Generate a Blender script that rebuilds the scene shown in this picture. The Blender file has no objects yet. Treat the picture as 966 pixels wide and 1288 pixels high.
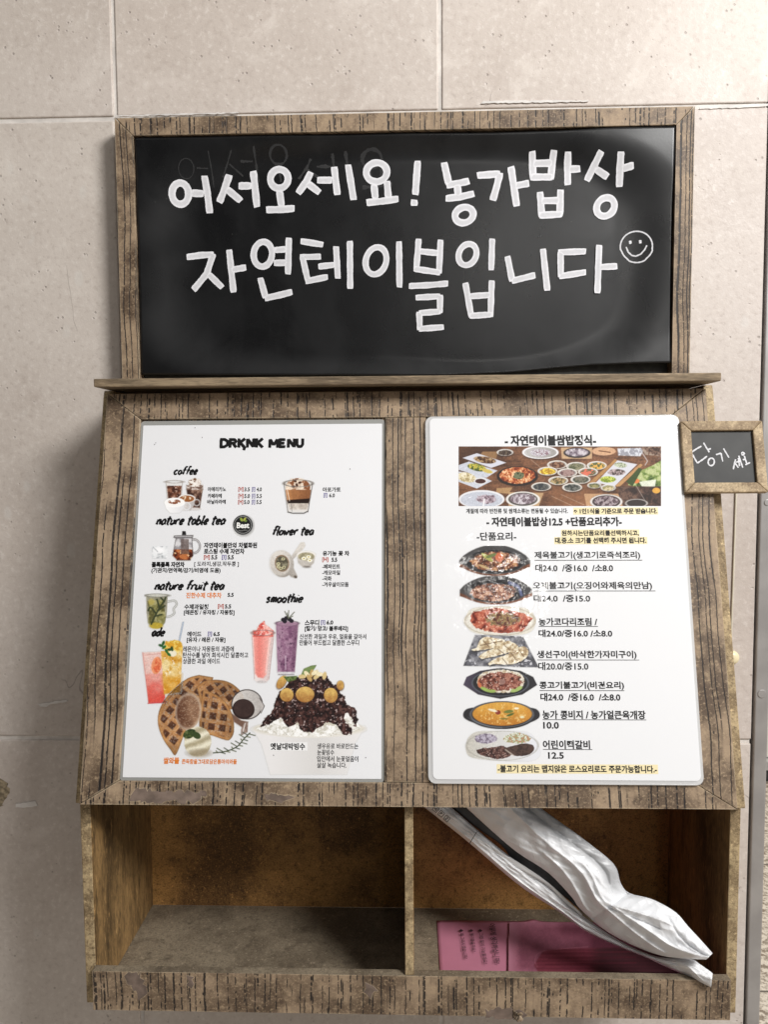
import bpy, bmesh, math, random
import numpy as np
from mathutils import Matrix, Vector

S = bpy.context.scene
C = S.collection

# ---------------------------------------------------------------- camera
CAM = np.array([.0054, -.7297, -.301])
FPX = 986.64
RIGHT = np.array([.99947154, .0318323, -.00658379])
DOWN = np.array([-.0043378, -.07011798, -.99752927])
FWD = np.array([-.03221529, .99703068, -.06994285])
cd = bpy.data.cameras.new('camera')
cam = bpy.data.objects.new('camera', cd); C.objects.link(cam)
M = Matrix.Identity(4)
for i in range(3):
    M[i][0] = RIGHT[i]; M[i][1] = -DOWN[i]; M[i][2] = -FWD[i]; M[i][3] = CAM[i]
cam.matrix_world = M
cd.sensor_fit = 'VERTICAL'; cd.sensor_height = 24; cd.lens = FPX * 24 / 1288
cd.clip_start = .01; cd.clip_end = 200
S.camera = cam

# ---------------------------------------------------------------- world: a covered entrance, bright towards the right, dim to the left
w = bpy.data.worlds.new('World'); S.world = w; w.use_nodes = True
nt = w.node_tree; nt.nodes.clear()
tc = nt.nodes.new('ShaderNodeTexCoord'); sx = nt.nodes.new('ShaderNodeSeparateXYZ')
nt.links.new(tc.outputs['Generated'], sx.inputs[0])
mr = nt.nodes.new('ShaderNodeMapRange'); mr.interpolation_type = 'SMOOTHSTEP'
mr.inputs['From Min'].default_value = -.22; mr.inputs['From Max'].default_value = .30
nt.links.new(sx.outputs[0], mr.inputs['Value'])
def wmix(fac, A, B):
    m = nt.nodes.new('ShaderNodeMix'); m.data_type = 'RGBA'
    nt.links.new(fac, m.inputs['Factor'])
    for k, v in (('A', A), ('B', B)):
        if isinstance(v, tuple): m.inputs[k].default_value = (*v, 1)
        else: nt.links.new(v, m.inputs[k])
    return m.outputs['Result']
def wstep(out, lo, hi):
    m = nt.nodes.new('ShaderNodeMapRange'); m.interpolation_type = 'SMOOTHSTEP'
    m.inputs['From Min'].default_value = lo; m.inputs['From Max'].default_value = hi
    nt.links.new(out, m.inputs['Value']); return m.outputs['Result']
side_col = wmix(mr.outputs['Result'], (.05, .05, .053), (1.0, .985, .97))          # dim left, bright opening on the right
with_top_fill = wmix(wstep(sx.outputs[2], .42, .80), side_col, (1.05, 1.03, 1.0))  # overhead fill light, added as a pale ceiling
world_col = wmix(wstep(sx.outputs[2], -.12, -.50), with_top_fill, (.24, .225, .21))  # pale stone floor below
bg = nt.nodes.new('ShaderNodeBackground'); bg.inputs['Strength'].default_value = .44
nt.links.new(world_col, bg.inputs['Color'])
wo = nt.nodes.new('ShaderNodeOutputWorld'); nt.links.new(bg.outputs[0], wo.inputs[0])

# ---------------------------------------------------------------- lamps
def area(name, loc, target, size, energy, color):
    l = bpy.data.lights.new(name, 'AREA'); l.shape = 'DISK'; l.size = size; l.energy = energy; l.color = color
    o = bpy.data.objects.new(name, l); C.objects.link(o); o.location = loc
    o.rotation_euler = (Vector(target) - Vector(loc)).to_track_quat('-Z', 'Y').to_euler()
    return o
area('ceiling_lamp', (1.06, -1.25, .74), (.05, 0, -.35), .6, 41, (1, .985, .965))
area('corridor_spot', (.52, -3.4, .74), (0, 0, -.35), .14, 2.6, (1, .97, .93))
area('far_floor_fill', (1.6, 1.6, 1.6), (1.3, 1.7, -1.6), .8, 48, (1, .93, .82))  # unseen lamp, added to brighten the floor and partition beyond the post

S.view_settings.view_transform = 'Standard'; S.view_settings.look = 'None'
S.view_settings.exposure = 0.10; S.view_settings.gamma = 1
S.cycles.use_denoising = True
S.cycles.max_bounces = 8

# ---------------------------------------------------------------- planes: a frame is (O, X, Y, Z)
def frame(O, X, Y, Z): return [np.array(v, float) for v in (O, X, Y, Z)]
def ray(px, py):
    a = (np.asarray(px, float) - 483) / FPX; b = (np.asarray(py, float) - 644) / FPX
    return a[..., None] * RIGHT + b[..., None] * DOWN + FWD
def on(F, px, py, o=0.0):
    """point of the photo read off a plane, in the plane's own metres (x, y)"""
    O, X, Y, Z = F
    r = ray(px, py); P0 = O + Z * o
    t = ((P0 - CAM) @ Z) / (r @ Z)
    P = CAM + r * t[..., None] - O
    return P @ X, P @ Y
def p2(F, px, py): 
    x, y = on(F, px, py); return float(x), float(y)
def aty(px, py, y):
    r = ray(px, py); return CAM + r * ((y - CAM[1]) / r[1])
def fmat(F):
    O, X, Y, Z = F; m = Matrix.Identity(4)
    for i in range(3):
        m[i][0] = X[i]; m[i][1] = Y[i]; m[i][2] = Z[i]; m[i][3] = O[i]
    return m
WALL_Y = .048
BOARD = frame((0, .024, 0), (1, 0, 0), (0, 0, 1), (0, -1, 0))
Y1, Z1, Y2, Z2 = -.0386, -.2434, -.1246, -.5783
u = np.array([0, Y2 - Y1, Z2 - Z1]); PL = float(np.linalg.norm(u)); u = u / PL
PANEL = frame((0, Y1, Z1), (1, 0, 0), -u, np.array([0, u[2], -u[1]]))     # Y runs up the slope, Z comes out of it
LOWER = frame((0, -.1065, 0), (1, 0, 0), (0, 0, 1), (0, -1, 0))
RAIL = frame((0, -.1145, 0), (1, 0, 0), (0, 0, 1), (0, -1, 0))
ZF = -.759
FLOOR = frame((0, 0, ZF), (1, 0, 0), (0, 1, 0), (0, 0, 1))

# ---------------------------------------------------------------- object helpers
def link(name, me, mats, parent=None, mat4=None):
    o = bpy.data.objects.new(name, me); C.objects.link(o)
    for m in (mats if isinstance(mats, (list, tuple)) else [mats]):
        me.materials.append(m)
    m4 = mat4 or Matrix.Identity(4)
    if parent is not None:
        o.parent = parent
        o.matrix_basis = WM[parent.name].inverted() @ m4
    else:
        o.matrix_basis = m4
    WM[o.name] = m4.copy()
    return o
WM = {}
def tag(o, label=None, cat=None, group=None, kind=None):
    if label: o['label'] = label
    if cat: o['category'] = cat
    if group: o['group'] = group
    if kind: o['kind'] = kind
    return o
def empty(name, m4, label, cat, group=None):
    o = bpy.data.objects.new(name, None); C.objects.link(o); o.matrix_basis = m4; WM[o.name] = m4.copy()
    o.empty_display_size = .02
    return tag(o, label, cat, group)
def bevel(o, wdt=.0008, seg=2):
    m = o.modifiers.new('bevel', 'BEVEL'); m.width = wdt; m.segments = seg; m.limit_method = 'ANGLE'; m.angle_limit = .6
    return o
def bm_prism(bm, poly, z0, z1, mi=0, flip=False):
    a = [bm.verts.new((x, y, z0)) for x, y in poly]; b = [bm.verts.new((x, y, z1)) for x, y in poly]
    n = len(poly)
    fs = [bm.faces.new(a[::-1]), bm.faces.new(b)]
    for i in range(n): fs.append(bm.faces.new((a[i], a[(i + 1) % n], b[(i + 1) % n], b[i])))
    for f in fs: f.material_index = mi
    return fs
def bm_done(bm, name):
    bmesh.ops.recalc_face_normals(bm, faces=bm.faces[:])
    me = bpy.data.meshes.new(name); bm.to_mesh(me); bm.free(); return me
def prism(name, poly, z0, z1, mat, parent, F, bev=.0008):
    bm = bmesh.new(); bm_prism(bm, poly, z0, z1)
    o = link(name, bm_done(bm, name), mat, parent, fmat(F))
    if bev: bevel(o, bev)
    return o
def rect(x0, y0, x1, y1): return [(x0, y0), (x1, y0), (x1, y1), (x0, y1)]
def rrect(x0, y0, x1, y1, r, n=6):
    out = []
    for cx, cy, a0 in ((x1 - r, y0 + r, -90), (x1 - r, y1 - r, 0), (x0 + r, y1 - r, 90), (x0 + r, y0 + r, 180)):
        for k in range(n + 1):
            a = math.radians(a0 + 90 * k / n); out.append((cx + r * math.cos(a), cy + r * math.sin(a)))
    return out
def pymesh(name, V, Fc):
    me = bpy.data.meshes.new(name); me.from_pydata([tuple(map(float, v)) for v in V], [], Fc); me.update(); return me
def gridmesh(name, P, smooth=True, mask=None, flip=False):
    """P: (ny, nx, 3) array of points"""
    ny, nx = P.shape[:2]
    idx = np.arange(ny * nx).reshape(ny, nx)
    q = np.stack([idx[:-1, :-1], idx[:-1, 1:], idx[1:, 1:], idx[1:, :-1]], -1)
    if flip: q = q[..., ::-1]
    q = q.reshape(-1, 4)
    if mask is not None:
        mm = mask[:-1, :-1] | mask[:-1, 1:] | mask[1:, 1:] | mask[1:, :-1]
        q = q[mm.reshape(-1)]
    V = P.reshape(-1, 3)
    used = np.zeros(len(V), bool); used[q.reshape(-1)] = True
    remap = np.cumsum(used) - 1
    V = V[used]; q = remap[q]
    me = bpy.data.meshes.new(name)
    me.vertices.add(len(V)); me.vertices.foreach_set('co', V.astype(np.float32).ravel())
    me.loops.add(q.size); me.loops.foreach_set('vertex_index', q.astype(np.int32).ravel())
    me.polygons.add(len(q)); me.polygons.foreach_set('loop_start', np.arange(0, q.size, 4, dtype=np.int32))
    me.polygons.foreach_set('loop_total', np.full(len(q), 4, np.int32))
    me.update(); me.validate()
    if smooth: me.polygons.foreach_set('use_smooth', np.ones(len(q), bool))
    return me, used

# ---------------------------------------------------------------- materials
class G:
    def __init__(s, name):
        s.m = bpy.data.materials.new(name); s.m.use_nodes = True; s.t = s.m.node_tree; s.t.nodes.clear()
        s.out = s.t.nodes.new('ShaderNodeOutputMaterial'); s.b = s.t.nodes.new('ShaderNodeBsdfPrincipled')
        s.t.links.new(s.b.outputs[0], s.out.inputs[0])
    def put(s, sock, v):
        if v is None: return
        if isinstance(v, bpy.types.NodeSocket): s.t.links.new(v, sock)
        else: sock.default_value = v
    def set(s, **k):
        for n, v in k.items(): s.put(s.b.inputs[n.replace('_', ' ')], v)
    def math(s, op, a, b=None, c=None):
        n = s.t.nodes.new('ShaderNodeMath'); n.operation = op
        for i, v in enumerate((a, b, c)):
            if v is not None: s.put(n.inputs[i], v)
        return n.outputs[0]
    def co(s, which='Object'): 
        n = s.t.nodes.new('ShaderNodeTexCoord'); return n.outputs[which]
    def sep(s, v):
        n = s.t.nodes.new('ShaderNodeSeparateXYZ'); s.put(n.inputs[0], v); return n.outputs
    def comb(s, x, y, z=0.0):
        n = s.t.nodes.new('ShaderNodeCombineXYZ')
        for i, v in enumerate((x, y, z)): s.put(n.inputs[i], v)
        return n.outputs[0]
    def scale(s, v, sc):
        n = s.t.nodes.new('ShaderNodeMapping'); s.put(n.inputs['Vector'], v); n.inputs['Scale'].default_value = sc; return n.outputs[0]
    def add(s, v, o):
        n = s.t.nodes.new('ShaderNodeVectorMath'); n.operation = 'ADD'; s.put(n.inputs[0], v); s.put(n.inputs[1], o); return n.outputs[0]
    def noise(s, v, scale, detail=4, rough=.55, dist=0.0, dim='3D'):
        n = s.t.nodes.new('ShaderNodeTexNoise'); n.noise_dimensions = dim; s.put(n.inputs['Vector'], v)
        n.inputs['Scale'].default_value = scale; n.inputs['Detail'].default_value = detail
        n.inputs['Roughness'].default_value = rough; n.inputs['Distortion'].default_value = dist
        return n.outputs['Fac']
    def white(s, v, dim='2D'):
        n = s.t.nodes.new('ShaderNodeTexWhiteNoise'); n.noise_dimensions = dim
        s.put(n.inputs['W' if dim == '1D' else 'Vector'], v); return n.outputs['Value']
    def voro(s, v, scale, feature='F1', out='Distance', rnd=1.0):
        n = s.t.nodes.new('ShaderNodeTexVoronoi'); n.feature = feature; s.put(n.inputs['Vector'], v)
        n.inputs['Scale'].default_value = scale; n.inputs['Randomness'].default_value = rnd
        return n.outputs[out]
    def ramp(s, f, stops, interp='LINEAR'):
        n = s.t.nodes.new('ShaderNodeValToRGB'); s.put(n.inputs[0], f); e = n.color_ramp.elements
        n.color_ramp.interpolation = interp
        while len(e) < len(stops): e.new(.5)
        for el, (p, c) in zip(e, stops):
            el.position = p; el.color = (c, c, c, 1) if not isinstance(c, (tuple, list)) else (*c, 1)
        return n.outputs[0]
    def step(s, f, a, b, o0=0.0, o1=1.0):
        n = s.t.nodes.new('ShaderNodeMapRange'); n.interpolation_type = 'SMOOTHSTEP'; s.put(n.inputs['Value'], f)
        for k, v in zip(('From Min', 'From Max', 'To Min', 'To Max'), (a, b, o0, o1)): s.put(n.inputs[k], v)
        return n.outputs[0]
    def mix(s, f, a, b, mode='MIX'):
        n = s.t.nodes.new('ShaderNodeMix'); n.data_type = 'RGBA'; n.blend_type = mode
        col = lambda v: (*v, 1) if isinstance(v, (tuple, list)) and len(v) == 3 else v
        s.put(n.inputs['Factor'], f); s.put(n.inputs['A'], col(a)); s.put(n.inputs['B'], col(b)); return n.outputs['Result']
    def bump(s, h, strength=.3, dist=.001, normal=None):
        n = s.t.nodes.new('ShaderNodeBump'); n.inputs['Strength'].default_value = strength
        n.inputs['Distance'].default_value = dist; s.put(n.inputs['Height'], h)
        if normal is not None: s.put(n.inputs['Normal'], normal)
        return n.outputs[0]
    def rnd(s):
        n = s.t.nodes.new('ShaderNodeObjectInfo'); return n.outputs['Random']
    def attr(s, name):
        n = s.t.nodes.new('ShaderNodeVertexColor'); n.layer_name = name; return n.outputs['Color']

def flat(name, col, rough=.5, spec=.5, coat=0, metal=0, var=.06, vscale=60):
    g = G(name); f = g.noise(g.co(), vscale, 4)
    c = g.mix(g.step(f, .3, .7), tuple(x * (1 - var) for x in col), tuple(min(1, x * (1 + var)) for x in col))
    g.set(Base_Color=c, Roughness=rough, Specular_IOR_Level=spec, Coat_Weight=coat, Metallic=metal)
    return g.m

def wood_film(name, lo, hi, w1=.0056, w2=.0115, dens=.5, fq=(14.0, 9.0), nick=(.38, .46), worn=(.44, .325, .205)):
    """printed wood-grain film: brown mottled ground, dark broken pore lines running along Y"""
    g = G(name); o = g.co(); x, y, z = g.sep(o)
    r = g.math('MULTIPLY', g.rnd(), 61.7)
    ac = g.math('ADD', g.math('ADD', x, z), r)
    off = g.comb(r, r, r)
    p = g.comb(ac, g.math('ADD', y, r), 0.0)
    wob = g.noise(g.scale(p, (5, 6, 1)), 1.0, 2)
    jit = g.noise(g.scale(p, (60, 300, 1)), 1.0, 2)
    acw = g.math('ADD', ac, g.math('ADD', g.math('MULTIPLY', g.math('SUBTRACT', wob, .5), .013),
                                   g.math('MULTIPLY', g.math('SUBTRACT', jit, .5), .0012)))
    lines = None
    for k, (wd, dn, hwid, fr) in enumerate(((w1, dens, .00028, fq[0]), (w2, dens + .06, .00044, fq[1]))):
        t = g.math('DIVIDE', acw, wd); c = g.math('FLOOR', t); f = g.math('FRACT', t)
        seed = g.comb(c, 3.3 + k * 17.0, 0.0)
        r1 = g.white(seed); r2 = g.white(g.comb(c, 41.1 + k * 7.0, 0.0)); r3 = g.white(g.comb(c, 77.7 + k * 5, 0.0))
        cen = g.math('ADD', .2, g.math('MULTIPLY', r1, .6))
        d = g.math('MULTIPLY', g.math('ABSOLUTE', g.math('SUBTRACT', f, cen)), wd)
        dens_v = g.math('MULTIPLY', g.math('SUBTRACT', g.noise(g.scale(p, (34, 5, 1)), 1.0, 2), .5), .55)
        dash = g.noise(g.comb(g.math('MULTIPLY', c, 13.71), g.math('MULTIPLY', g.math('ADD', y, r), fr), 0.0), 1.0, 1)
        dash = g.math('ADD', dash, dens_v)
        on_ = g.step(dash, g.math('ADD', dn - .16, g.math('MULTIPLY', r3, .22)), g.math('ADD', dn - .10, g.math('MULTIPLY', r3, .22)))
        brk = g.noise(g.comb(g.math('MULTIPLY', c, 5.13), g.math('MULTIPLY', y, 230.0), 0.0), 1.0, 2)
        on_ = g.math('MULTIPLY', on_, g.step(brk, nick[0], nick[1]))
        hw = g.math('MULTIPLY', hwid, g.math('ADD', .55, g.math('MULTIPLY', r2, .9)))
        hw = g.math('MULTIPLY', hw, g.math('ADD', .5, brk))
        ln = g.math('MULTIPLY', g.step(d, hw, g.math('ADD', hw, .0004), 1.0, 0.0), on_)
        lines = ln if lines is None else g.math('MAXIMUM', lines, ln)
    base = g.noise(g.add(o, off), 26, 6, .62)
    fine = g.noise(g.add(o, off), 520, 3, .6)
    st = g.noise(g.scale(p, (240, 22, 1)), 1.0, 4)
    ground = g.mix(g.step(base, .36, .64), lo, hi)
    mid = g.noise(g.add(o, off), 150, 5, .7)
    ground = g.mix(g.math('MULTIPLY', g.step(mid, .52, .70), .55), ground, worn)
    ground = g.mix(g.math('MULTIPLY', g.step(mid, .30, .46, 1.0, 0.0), .6), ground, tuple(v * .55 for v in lo))
    ground = g.mix(g.math('MULTIPLY', g.step(fine, .52, .70), .6), ground, worn)
    ground = g.mix(g.math('MULTIPLY', g.step(st, .5, .75), .35), ground, tuple(v * .55 for v in lo))
    specks = g.step(g.voro(g.scale(p, (260, 130, 1)), 1.0), .13, .2, 1.0, 0.0)
    sel = g.step(g.noise(p, 70, 2), .56, .62)
    ground = g.mix(g.math('MULTIPLY', specks, sel), ground, (.03, .022, .018))
    col = g.mix(g.math('MULTIPLY', lines, .94), ground, (.012, .010, .010))
    bv = g.t.nodes.new('ShaderNodeBevel'); bv.samples = 4; bv.inputs['Radius'].default_value = .0016
    ge = g.t.nodes.new('ShaderNodeNewGeometry'); dt = g.t.nodes.new('ShaderNodeVectorMath'); dt.operation = 'DOT_PRODUCT'
    g.t.links.new(bv.outputs[0], dt.inputs[0]); g.t.links.new(ge.outputs['Normal'], dt.inputs[1])
    rub = g.math('MULTIPLY', g.step(dt.outputs['Value'], .93, .995, 1.0, 0.0), g.step(g.noise(g.add(o, off), 60, 4), .35, .6))
    col = g.mix(g.math('MULTIPLY', rub, .75), col, (.52, .42, .29))
    hgt = g.math('SUBTRACT', g.math('MULTIPLY', fine, .35), lines)
    g.set(Base_Color=col, Roughness=g.step(base, .2, .8, .48, .62), Specular_IOR_Level=.4, Normal=g.bump(hgt, .35, .0006))
    return g.m

def mdf(name, lo, hi, dark, sc=(1, 1, 1), mott=16, spk=.5, lift=.5):
    g = G(name); o = g.co(); r = g.math('MULTIPLY', g.rnd(), 31.0); ov = g.add(o, g.comb(r, r, r))
    p = g.scale(ov, sc)
    a = g.noise(p, mott, 6, .65); b = g.noise(p, 260, 4, .7); c = g.noise(p, 110, 5, .7, .3); fb = g.noise(p, 620, 3, .7)
    col = g.mix(g.step(a, .40, .62), lo, hi)
    col = g.mix(g.math('MULTIPLY', g.step(c, .50, .70), .55), col, dark)
    col = g.mix(g.math('MULTIPLY', g.step(fb, .50, .66), .45), col, dark); col = g.mix(g.math('MULTIPLY', g.step(fb, .34, .46, 1.0, 0.0), .35), col, tuple(min(1, v * 1.35) for v in hi))
    col = g.mix(g.math('MULTIPLY', g.step(b, .54, .72), spk), col, dark)
    col = g.mix(g.math('MULTIPLY', g.step(b, .30, .42, 1.0, 0.0), lift), col, tuple(min(1, v * 1.7) for v in hi))
    g.set(Base_Color=col, Roughness=.62, Specular_IOR_Level=.3, Normal=g.bump(b, .4, .0006))
    return g.m

WOOD = wood_film('wood_film', (.100, .066, .042), (.335, .243, .160), dens=.40, fq=(5.0, 3.2), nick=(.30, .37))
WOOD_R = wood_film('wood_film_cross', (.100, .066, .042), (.335, .243, .160), w1=.0062, dens=.47, fq=(26.0, 38.0))
WOOD_SMALL = mdf('sign_wood', (.28, .20, .12), (.50, .385, .24), (.10, .065, .035), (1, 1, 1), 40, .5)
EDGE = mdf('raw_board_edge', (.25, .18, .10), (.46, .35, .20), (.08, .055, .03), (1, 1, 1), 60, .85, .7)
EDGE_H = mdf('shelf_board', (.17, .125, .08), (.31, .235, .15), (.06, .045, .03), (.12, 1, 1), 60, .5)
INNER = mdf('inner_board', (.15, .076, .028), (.50, .265, .085), (.022, .014, .009), (1, 1, 1), 7, .7, .6)
INSIDE_V = mdf('inner_side_board', (.105, .064, .028), (.38, .232, .095), (.045, .030, .016), (1, 1, .22), 14, .7, .7)
INFLOOR = mdf('inner_floor', (.15, .118, .082), (.27, .22, .155), (.075, .058, .042), (1, 1, 1), 12, .6, .6)
TORN = flat('torn_film_core', (.165, .122, .098), .75, .3, var=.3, vscale=90)

def wall_mat():
    g = G('limestone_tile'); o = g.co(); n1 = g.noise(o, 3.2, 3, .5); n2 = g.noise(o, 15, 7, .64, .8); n3 = g.noise(o, 170, 5, .7)
    col = g.mix(g.step(n1, .3, .7), (.540, .480, .430), (.630, .572, .522))
    col = g.mix(g.math('MULTIPLY', g.step(n2, .5, .72), .55), col, (.72, .665, .61))
    col = g.mix(g.math('MULTIPLY', g.step(n2, .26, .44, 1.0, 0.0), .45), col, (.44, .375, .33))
    col = g.mix(g.math('MULTIPLY', g.step(n3, .52, .68), .46), col, (.74, .69, .64))
    col = g.mix(g.math('MULTIPLY', g.step(n3, .33, .47, 1.0, 0.0), .38), col, (.42, .36, .32))
    v = g.voro(g.add(o, g.comb(.3, .1, .2)), 150); sel = g.step(g.noise(o, 40, 2), .55, .63)
    pits = g.math('MULTIPLY', g.step(v, .12, .22, 1.0, 0.0), sel)
    col = g.mix(g.math('MULTIPLY', pits, .38), col, (.20, .17, .155))
    v2 = g.voro(g.scale(o, (1, 1, .6)), 38); sel2 = g.step(g.noise(g.add(o, g.comb(5.0, 2.0, 1.0)), 11, 2), .56, .62)
    chips = g.math('MULTIPLY', g.step(g.math('ADD', v2, g.math('MULTIPLY', n3, .16)), .20, .30, 1.0, 0.0), sel2)
    col = g.mix(g.math('MULTIPLY', chips, .5), col, (.66, .63, .59))
    # hairline scratches and veins
    vein = g.math('ABSOLUTE', g.math('SUBTRACT', g.noise(g.add(o, g.comb(3.0, 8.0, 1.0)), 7, 3, .6, 1.2), .5))
    gate = g.step(g.noise(g.add(o, g.comb(1.0, 4.0, 7.0)), 9, 2), .6, .66)
    col = g.mix(g.math('MULTIPLY', g.math('MULTIPLY', g.step(vein, .002, .006, 1.0, 0.0), gate), .55), col, (.22, .19, .17))
    tn = g.attr('tone'); col = g.mix(1.0, col, tn, 'MULTIPLY')
    h = g.math('SUBTRACT', g.math('ADD', g.math('MULTIPLY', n3, .6), g.math('MULTIPLY', n2, .5)), pits)
    g.set(Base_Color=col, Roughness=g.step(n2, .3, .7, .42, .6), Specular_IOR_Level=.4, Normal=g.bump(h, .55, .0010))
    return g.m
WALL = wall_mat()
GROUT = flat('grout', (.66, .62, .58), .8, .3, var=.18, vscale=40)
METAL = flat('brushed_steel', (.36, .345, .335), .42, .5, metal=.35, var=.10, vscale=25)
STRING = flat('cord_cream', (.62, .57, .46), .6)
BUTTON = flat('cream_plastic', (.80, .70, .46), .35)

# ================================================================ the wall, the door edge and the floor beyond it
JX = [-1.2, float(aty(140, 0, WALL_Y)[0]) - .315, float(aty(142, 60, WALL_Y)[0]), float(aty(553.5, 60, WALL_Y)[0]), float(aty(955.5, 560, WALL_Y)[0])]
JZ = [-1.6, float(aty(95, 928.5, WALL_Y)[2]) - .617, float(aty(95, 928.5, WALL_Y)[2]), float(aty(560, 140, WALL_Y)[2]), float(aty(560, 140, WALL_Y)[2]) + .617, 1.2]
bm = bmesh.new(); gw = .0019; tone = bm.verts.layers.float_color.new('tone')
random.seed(3)
for i in range(len(JX) - 1):
    for j in range(len(JZ) - 1):
        x0, x1 = JX[i] + gw, JX[i + 1] - (gw if i < len(JX) - 2 else 0)
        z0, z1 = JZ[j] + gw * 1.2, JZ[j + 1] - gw * 1.2
        yo = WALL_Y + random.uniform(0, .0005)
        vs = [bm.verts.new((x, y, z)) for y in (yo, WALL_Y + .012) for x, z in ((x0, z0), (x1, z0), (x1, z1), (x0, z1))]
        tv = random.uniform(.93, 1.0)
        for v in vs: v[tone] = (tv, tv * random.uniform(.985, 1.0), tv * random.uniform(.97, 1.0), 1)
        for q in ((0, 1, 2, 3), (7, 6, 5, 4), (0, 4, 5, 1), (1, 5, 6, 2), (2, 6, 7, 3), (3, 7, 4, 0)):
            bm.faces.new([vs[k] for k in q])
wall = link('tiled_wall', bm_done(bm, 'tiled_wall'), WALL); bevel(wall, .0012, 2)
tag(wall, 'beige limestone tiled wall with pale joints, behind the whole wooden rack', 'wall')
bm = bmesh.new()
XE = JX[-1]
vs = [bm.verts.new((x, y, z)) for y in (WALL_Y + .0020, WALL_Y + .12) for x, z in ((JX[0], -1.6), (XE - .001, -1.6), (XE - .001, 1.2), (JX[0], 1.2))]
for q in ((0, 1, 2, 3), (7, 6, 5, 4), (0, 4, 5, 1), (1, 5, 6, 2), (2, 6, 7, 3), (3, 7, 4, 0)): bm.faces.new([vs[k] for k in q])
link('grout', bm_done(bm, 'grout'), GROUT, wall)
# strips of smeared adhesive and grout along the long joint over the board
def blob(pts, seed, rough=.25):
    rs = random.Random(seed); out = []
    n = len(pts)
    for i in range(n):
        a = Vector((*pts[i], 0)); b = Vector((*pts[(i + 1) % n], 0))
        m = max(1, int((b - a).length / .0025))
        for k in range(m):
            p = a.lerp(b, k / m); out.append((p.x + rs.uniform(-1, 1) * .0012 * rough * 3, p.y + rs.uniform(-1, 1) * .0012 * rough * 3))
    return out
WALLF = frame((0, WALL_Y, 0), (1, 0, 0), (0, 0, 1), (0, -1, 0))
SMEAR = flat('grout_smear', (.66, .63, .60), .6, .4, var=.12)
for k, pts in enumerate(([(608, 127.5), (700, 126.5), (740, 127), (740, 128.5), (640, 130), (605, 130.5)],
                         [(880, 135), (930, 132), (966, 131), (966, 134), (930, 136), (880, 137.5)],
                         [(146, 145.5), (300, 141.5), (300, 143), (146, 147)],
                         [(20, 1011), (44, 1007), (47, 1013), (30, 1016), (19, 1015)],
                         [(48, 885), (84, 880), (85, 882), (62, 886), (58, 889), (50, 888)])):
    bm = bmesh.new(); bm_prism(bm, blob([p2(WALLF, *p) for p in pts], k, .12), .0002, .0009)
    link('grout_smear', bm_done(bm, 'grout_smear'), SMEAR, wall, fmat(WALLF))
bm = bmesh.new()
bm_prism(bm, blob([p2(WALLF, *p) for p in [(-3, 982), (5, 980), (11, 988), (9, 1002), (3, 1014), (-4, 1010)]], 9, .8), .0002, .00035)
link('chipped_spot', bm_done(bm, 'chipped_spot'), flat('chipped_spot', (.30, .245, .165), .8, .2, var=.45, vscale=220), wall, fmat(WALLF))

# steel strip at the end of the wall
PW = .0155
bm = bmesh.new()
bm_prism(bm, rect(XE + .0020, -1.6, XE + PW, 1.2), -.05, .0015)
post = link('door_post', bm_done(bm, 'door_post'), METAL, None, fmat(WALLF)); bevel(post, .0015, 3)
tag(post, 'narrow brushed steel door post at the right edge of the tiled wall', 'door post')
for sy_, r_ in ((632, .0030), (872, .0042)):
    bm = bmesh.new(); cx, cz = XE + PW * .55, float(aty(952, sy_, WALL_Y)[2])
    bm_prism(bm, [(cx + r_ * math.cos(a), cz + r_ * math.sin(a)) for a in np.linspace(0, 2 * math.pi, 24, endpoint=False)], .0012, .0023)
    bevel(link('screw_head', bm_done(bm, 'screw_head'), METAL, post, fmat(WALLF)), .0004)

def stone_floor():
    g = G('speckled_stone_floor'); o = g.co(); n = g.noise(o, 60, 4, .7); n2 = g.noise(o, 9, 3); v = g.voro(o, 90)
    col = g.mix(g.step(n, .40, .56), (.22, .17, .13), (.66, .59, .51)); col = g.mix(g.math('MULTIPLY', g.step(v, .1, .40, 1.0, 0.0), .6), col, (.16, .12, .09))
    col = g.mix(g.math('MULTIPLY', g.step(n2, .45, .7), .3), col, (.70, .64, .57))
    x, y, z = g.sep(o)
    ln = g.math('MINIMUM', g.math('ABSOLUTE', g.math('SUBTRACT', y, 1.115)), g.math('ABSOLUTE', g.math('SUBTRACT', y, 1.715)))
    col = g.mix(g.step(ln, .002, .005, 1.0, 0.0), col, (.12, .10, .085))
    g.set(Base_Color=col, Roughness=.45); return g.m
me = pymesh('floor', [(-6, -6, -1.6), (8, -6, -1.6), (8, 8, -1.6), (-6, 8, -1.6)], [(0, 1, 2, 3)])
tag(link('floor', me, stone_floor()), kind='structure')
# the far side of the room: a partition with dark skirting, metal sill and pale panels
far = empty('glazed_partition', Matrix.Translation((1.5, 2.36, -1.6)), 'far pale partition with dark skirting and grey sill, seen past the steel post', 'partition')
def wbox(name, x0, x1, y0, y1, z0, z1, mat, parent):
    bm = bmesh.new()
    vs = [bm.verts.new((x, y, z)) for y in (y0, y1) for x, z in ((x0, z0), (x1, z0), (x1, z1), (x0, z1))]
    for q in ((0, 1, 2, 3), (7, 6, 5, 4), (0, 4, 5, 1), (1, 5, 6, 2), (2, 6, 7, 3), (3, 7, 4, 0)): bm.faces.new([vs[k] for k in q])
    return link(name, bm_done(bm, name), mat, parent)
FY = 2.36
def fz(py): return float(aty(960, py, FY)[2])
bevel(wbox('skirting', .2, 4.5, FY, FY + .1, -1.599, fz(968), flat('dark_skirting', (.035, .036, .04), .5), far), .004)
bevel(wbox('sill', .2, 4.5, FY - .02, FY + .1, fz(967), fz(955), flat('grey_sill', (.45, .45, .44), .4), far), .004)
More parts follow.
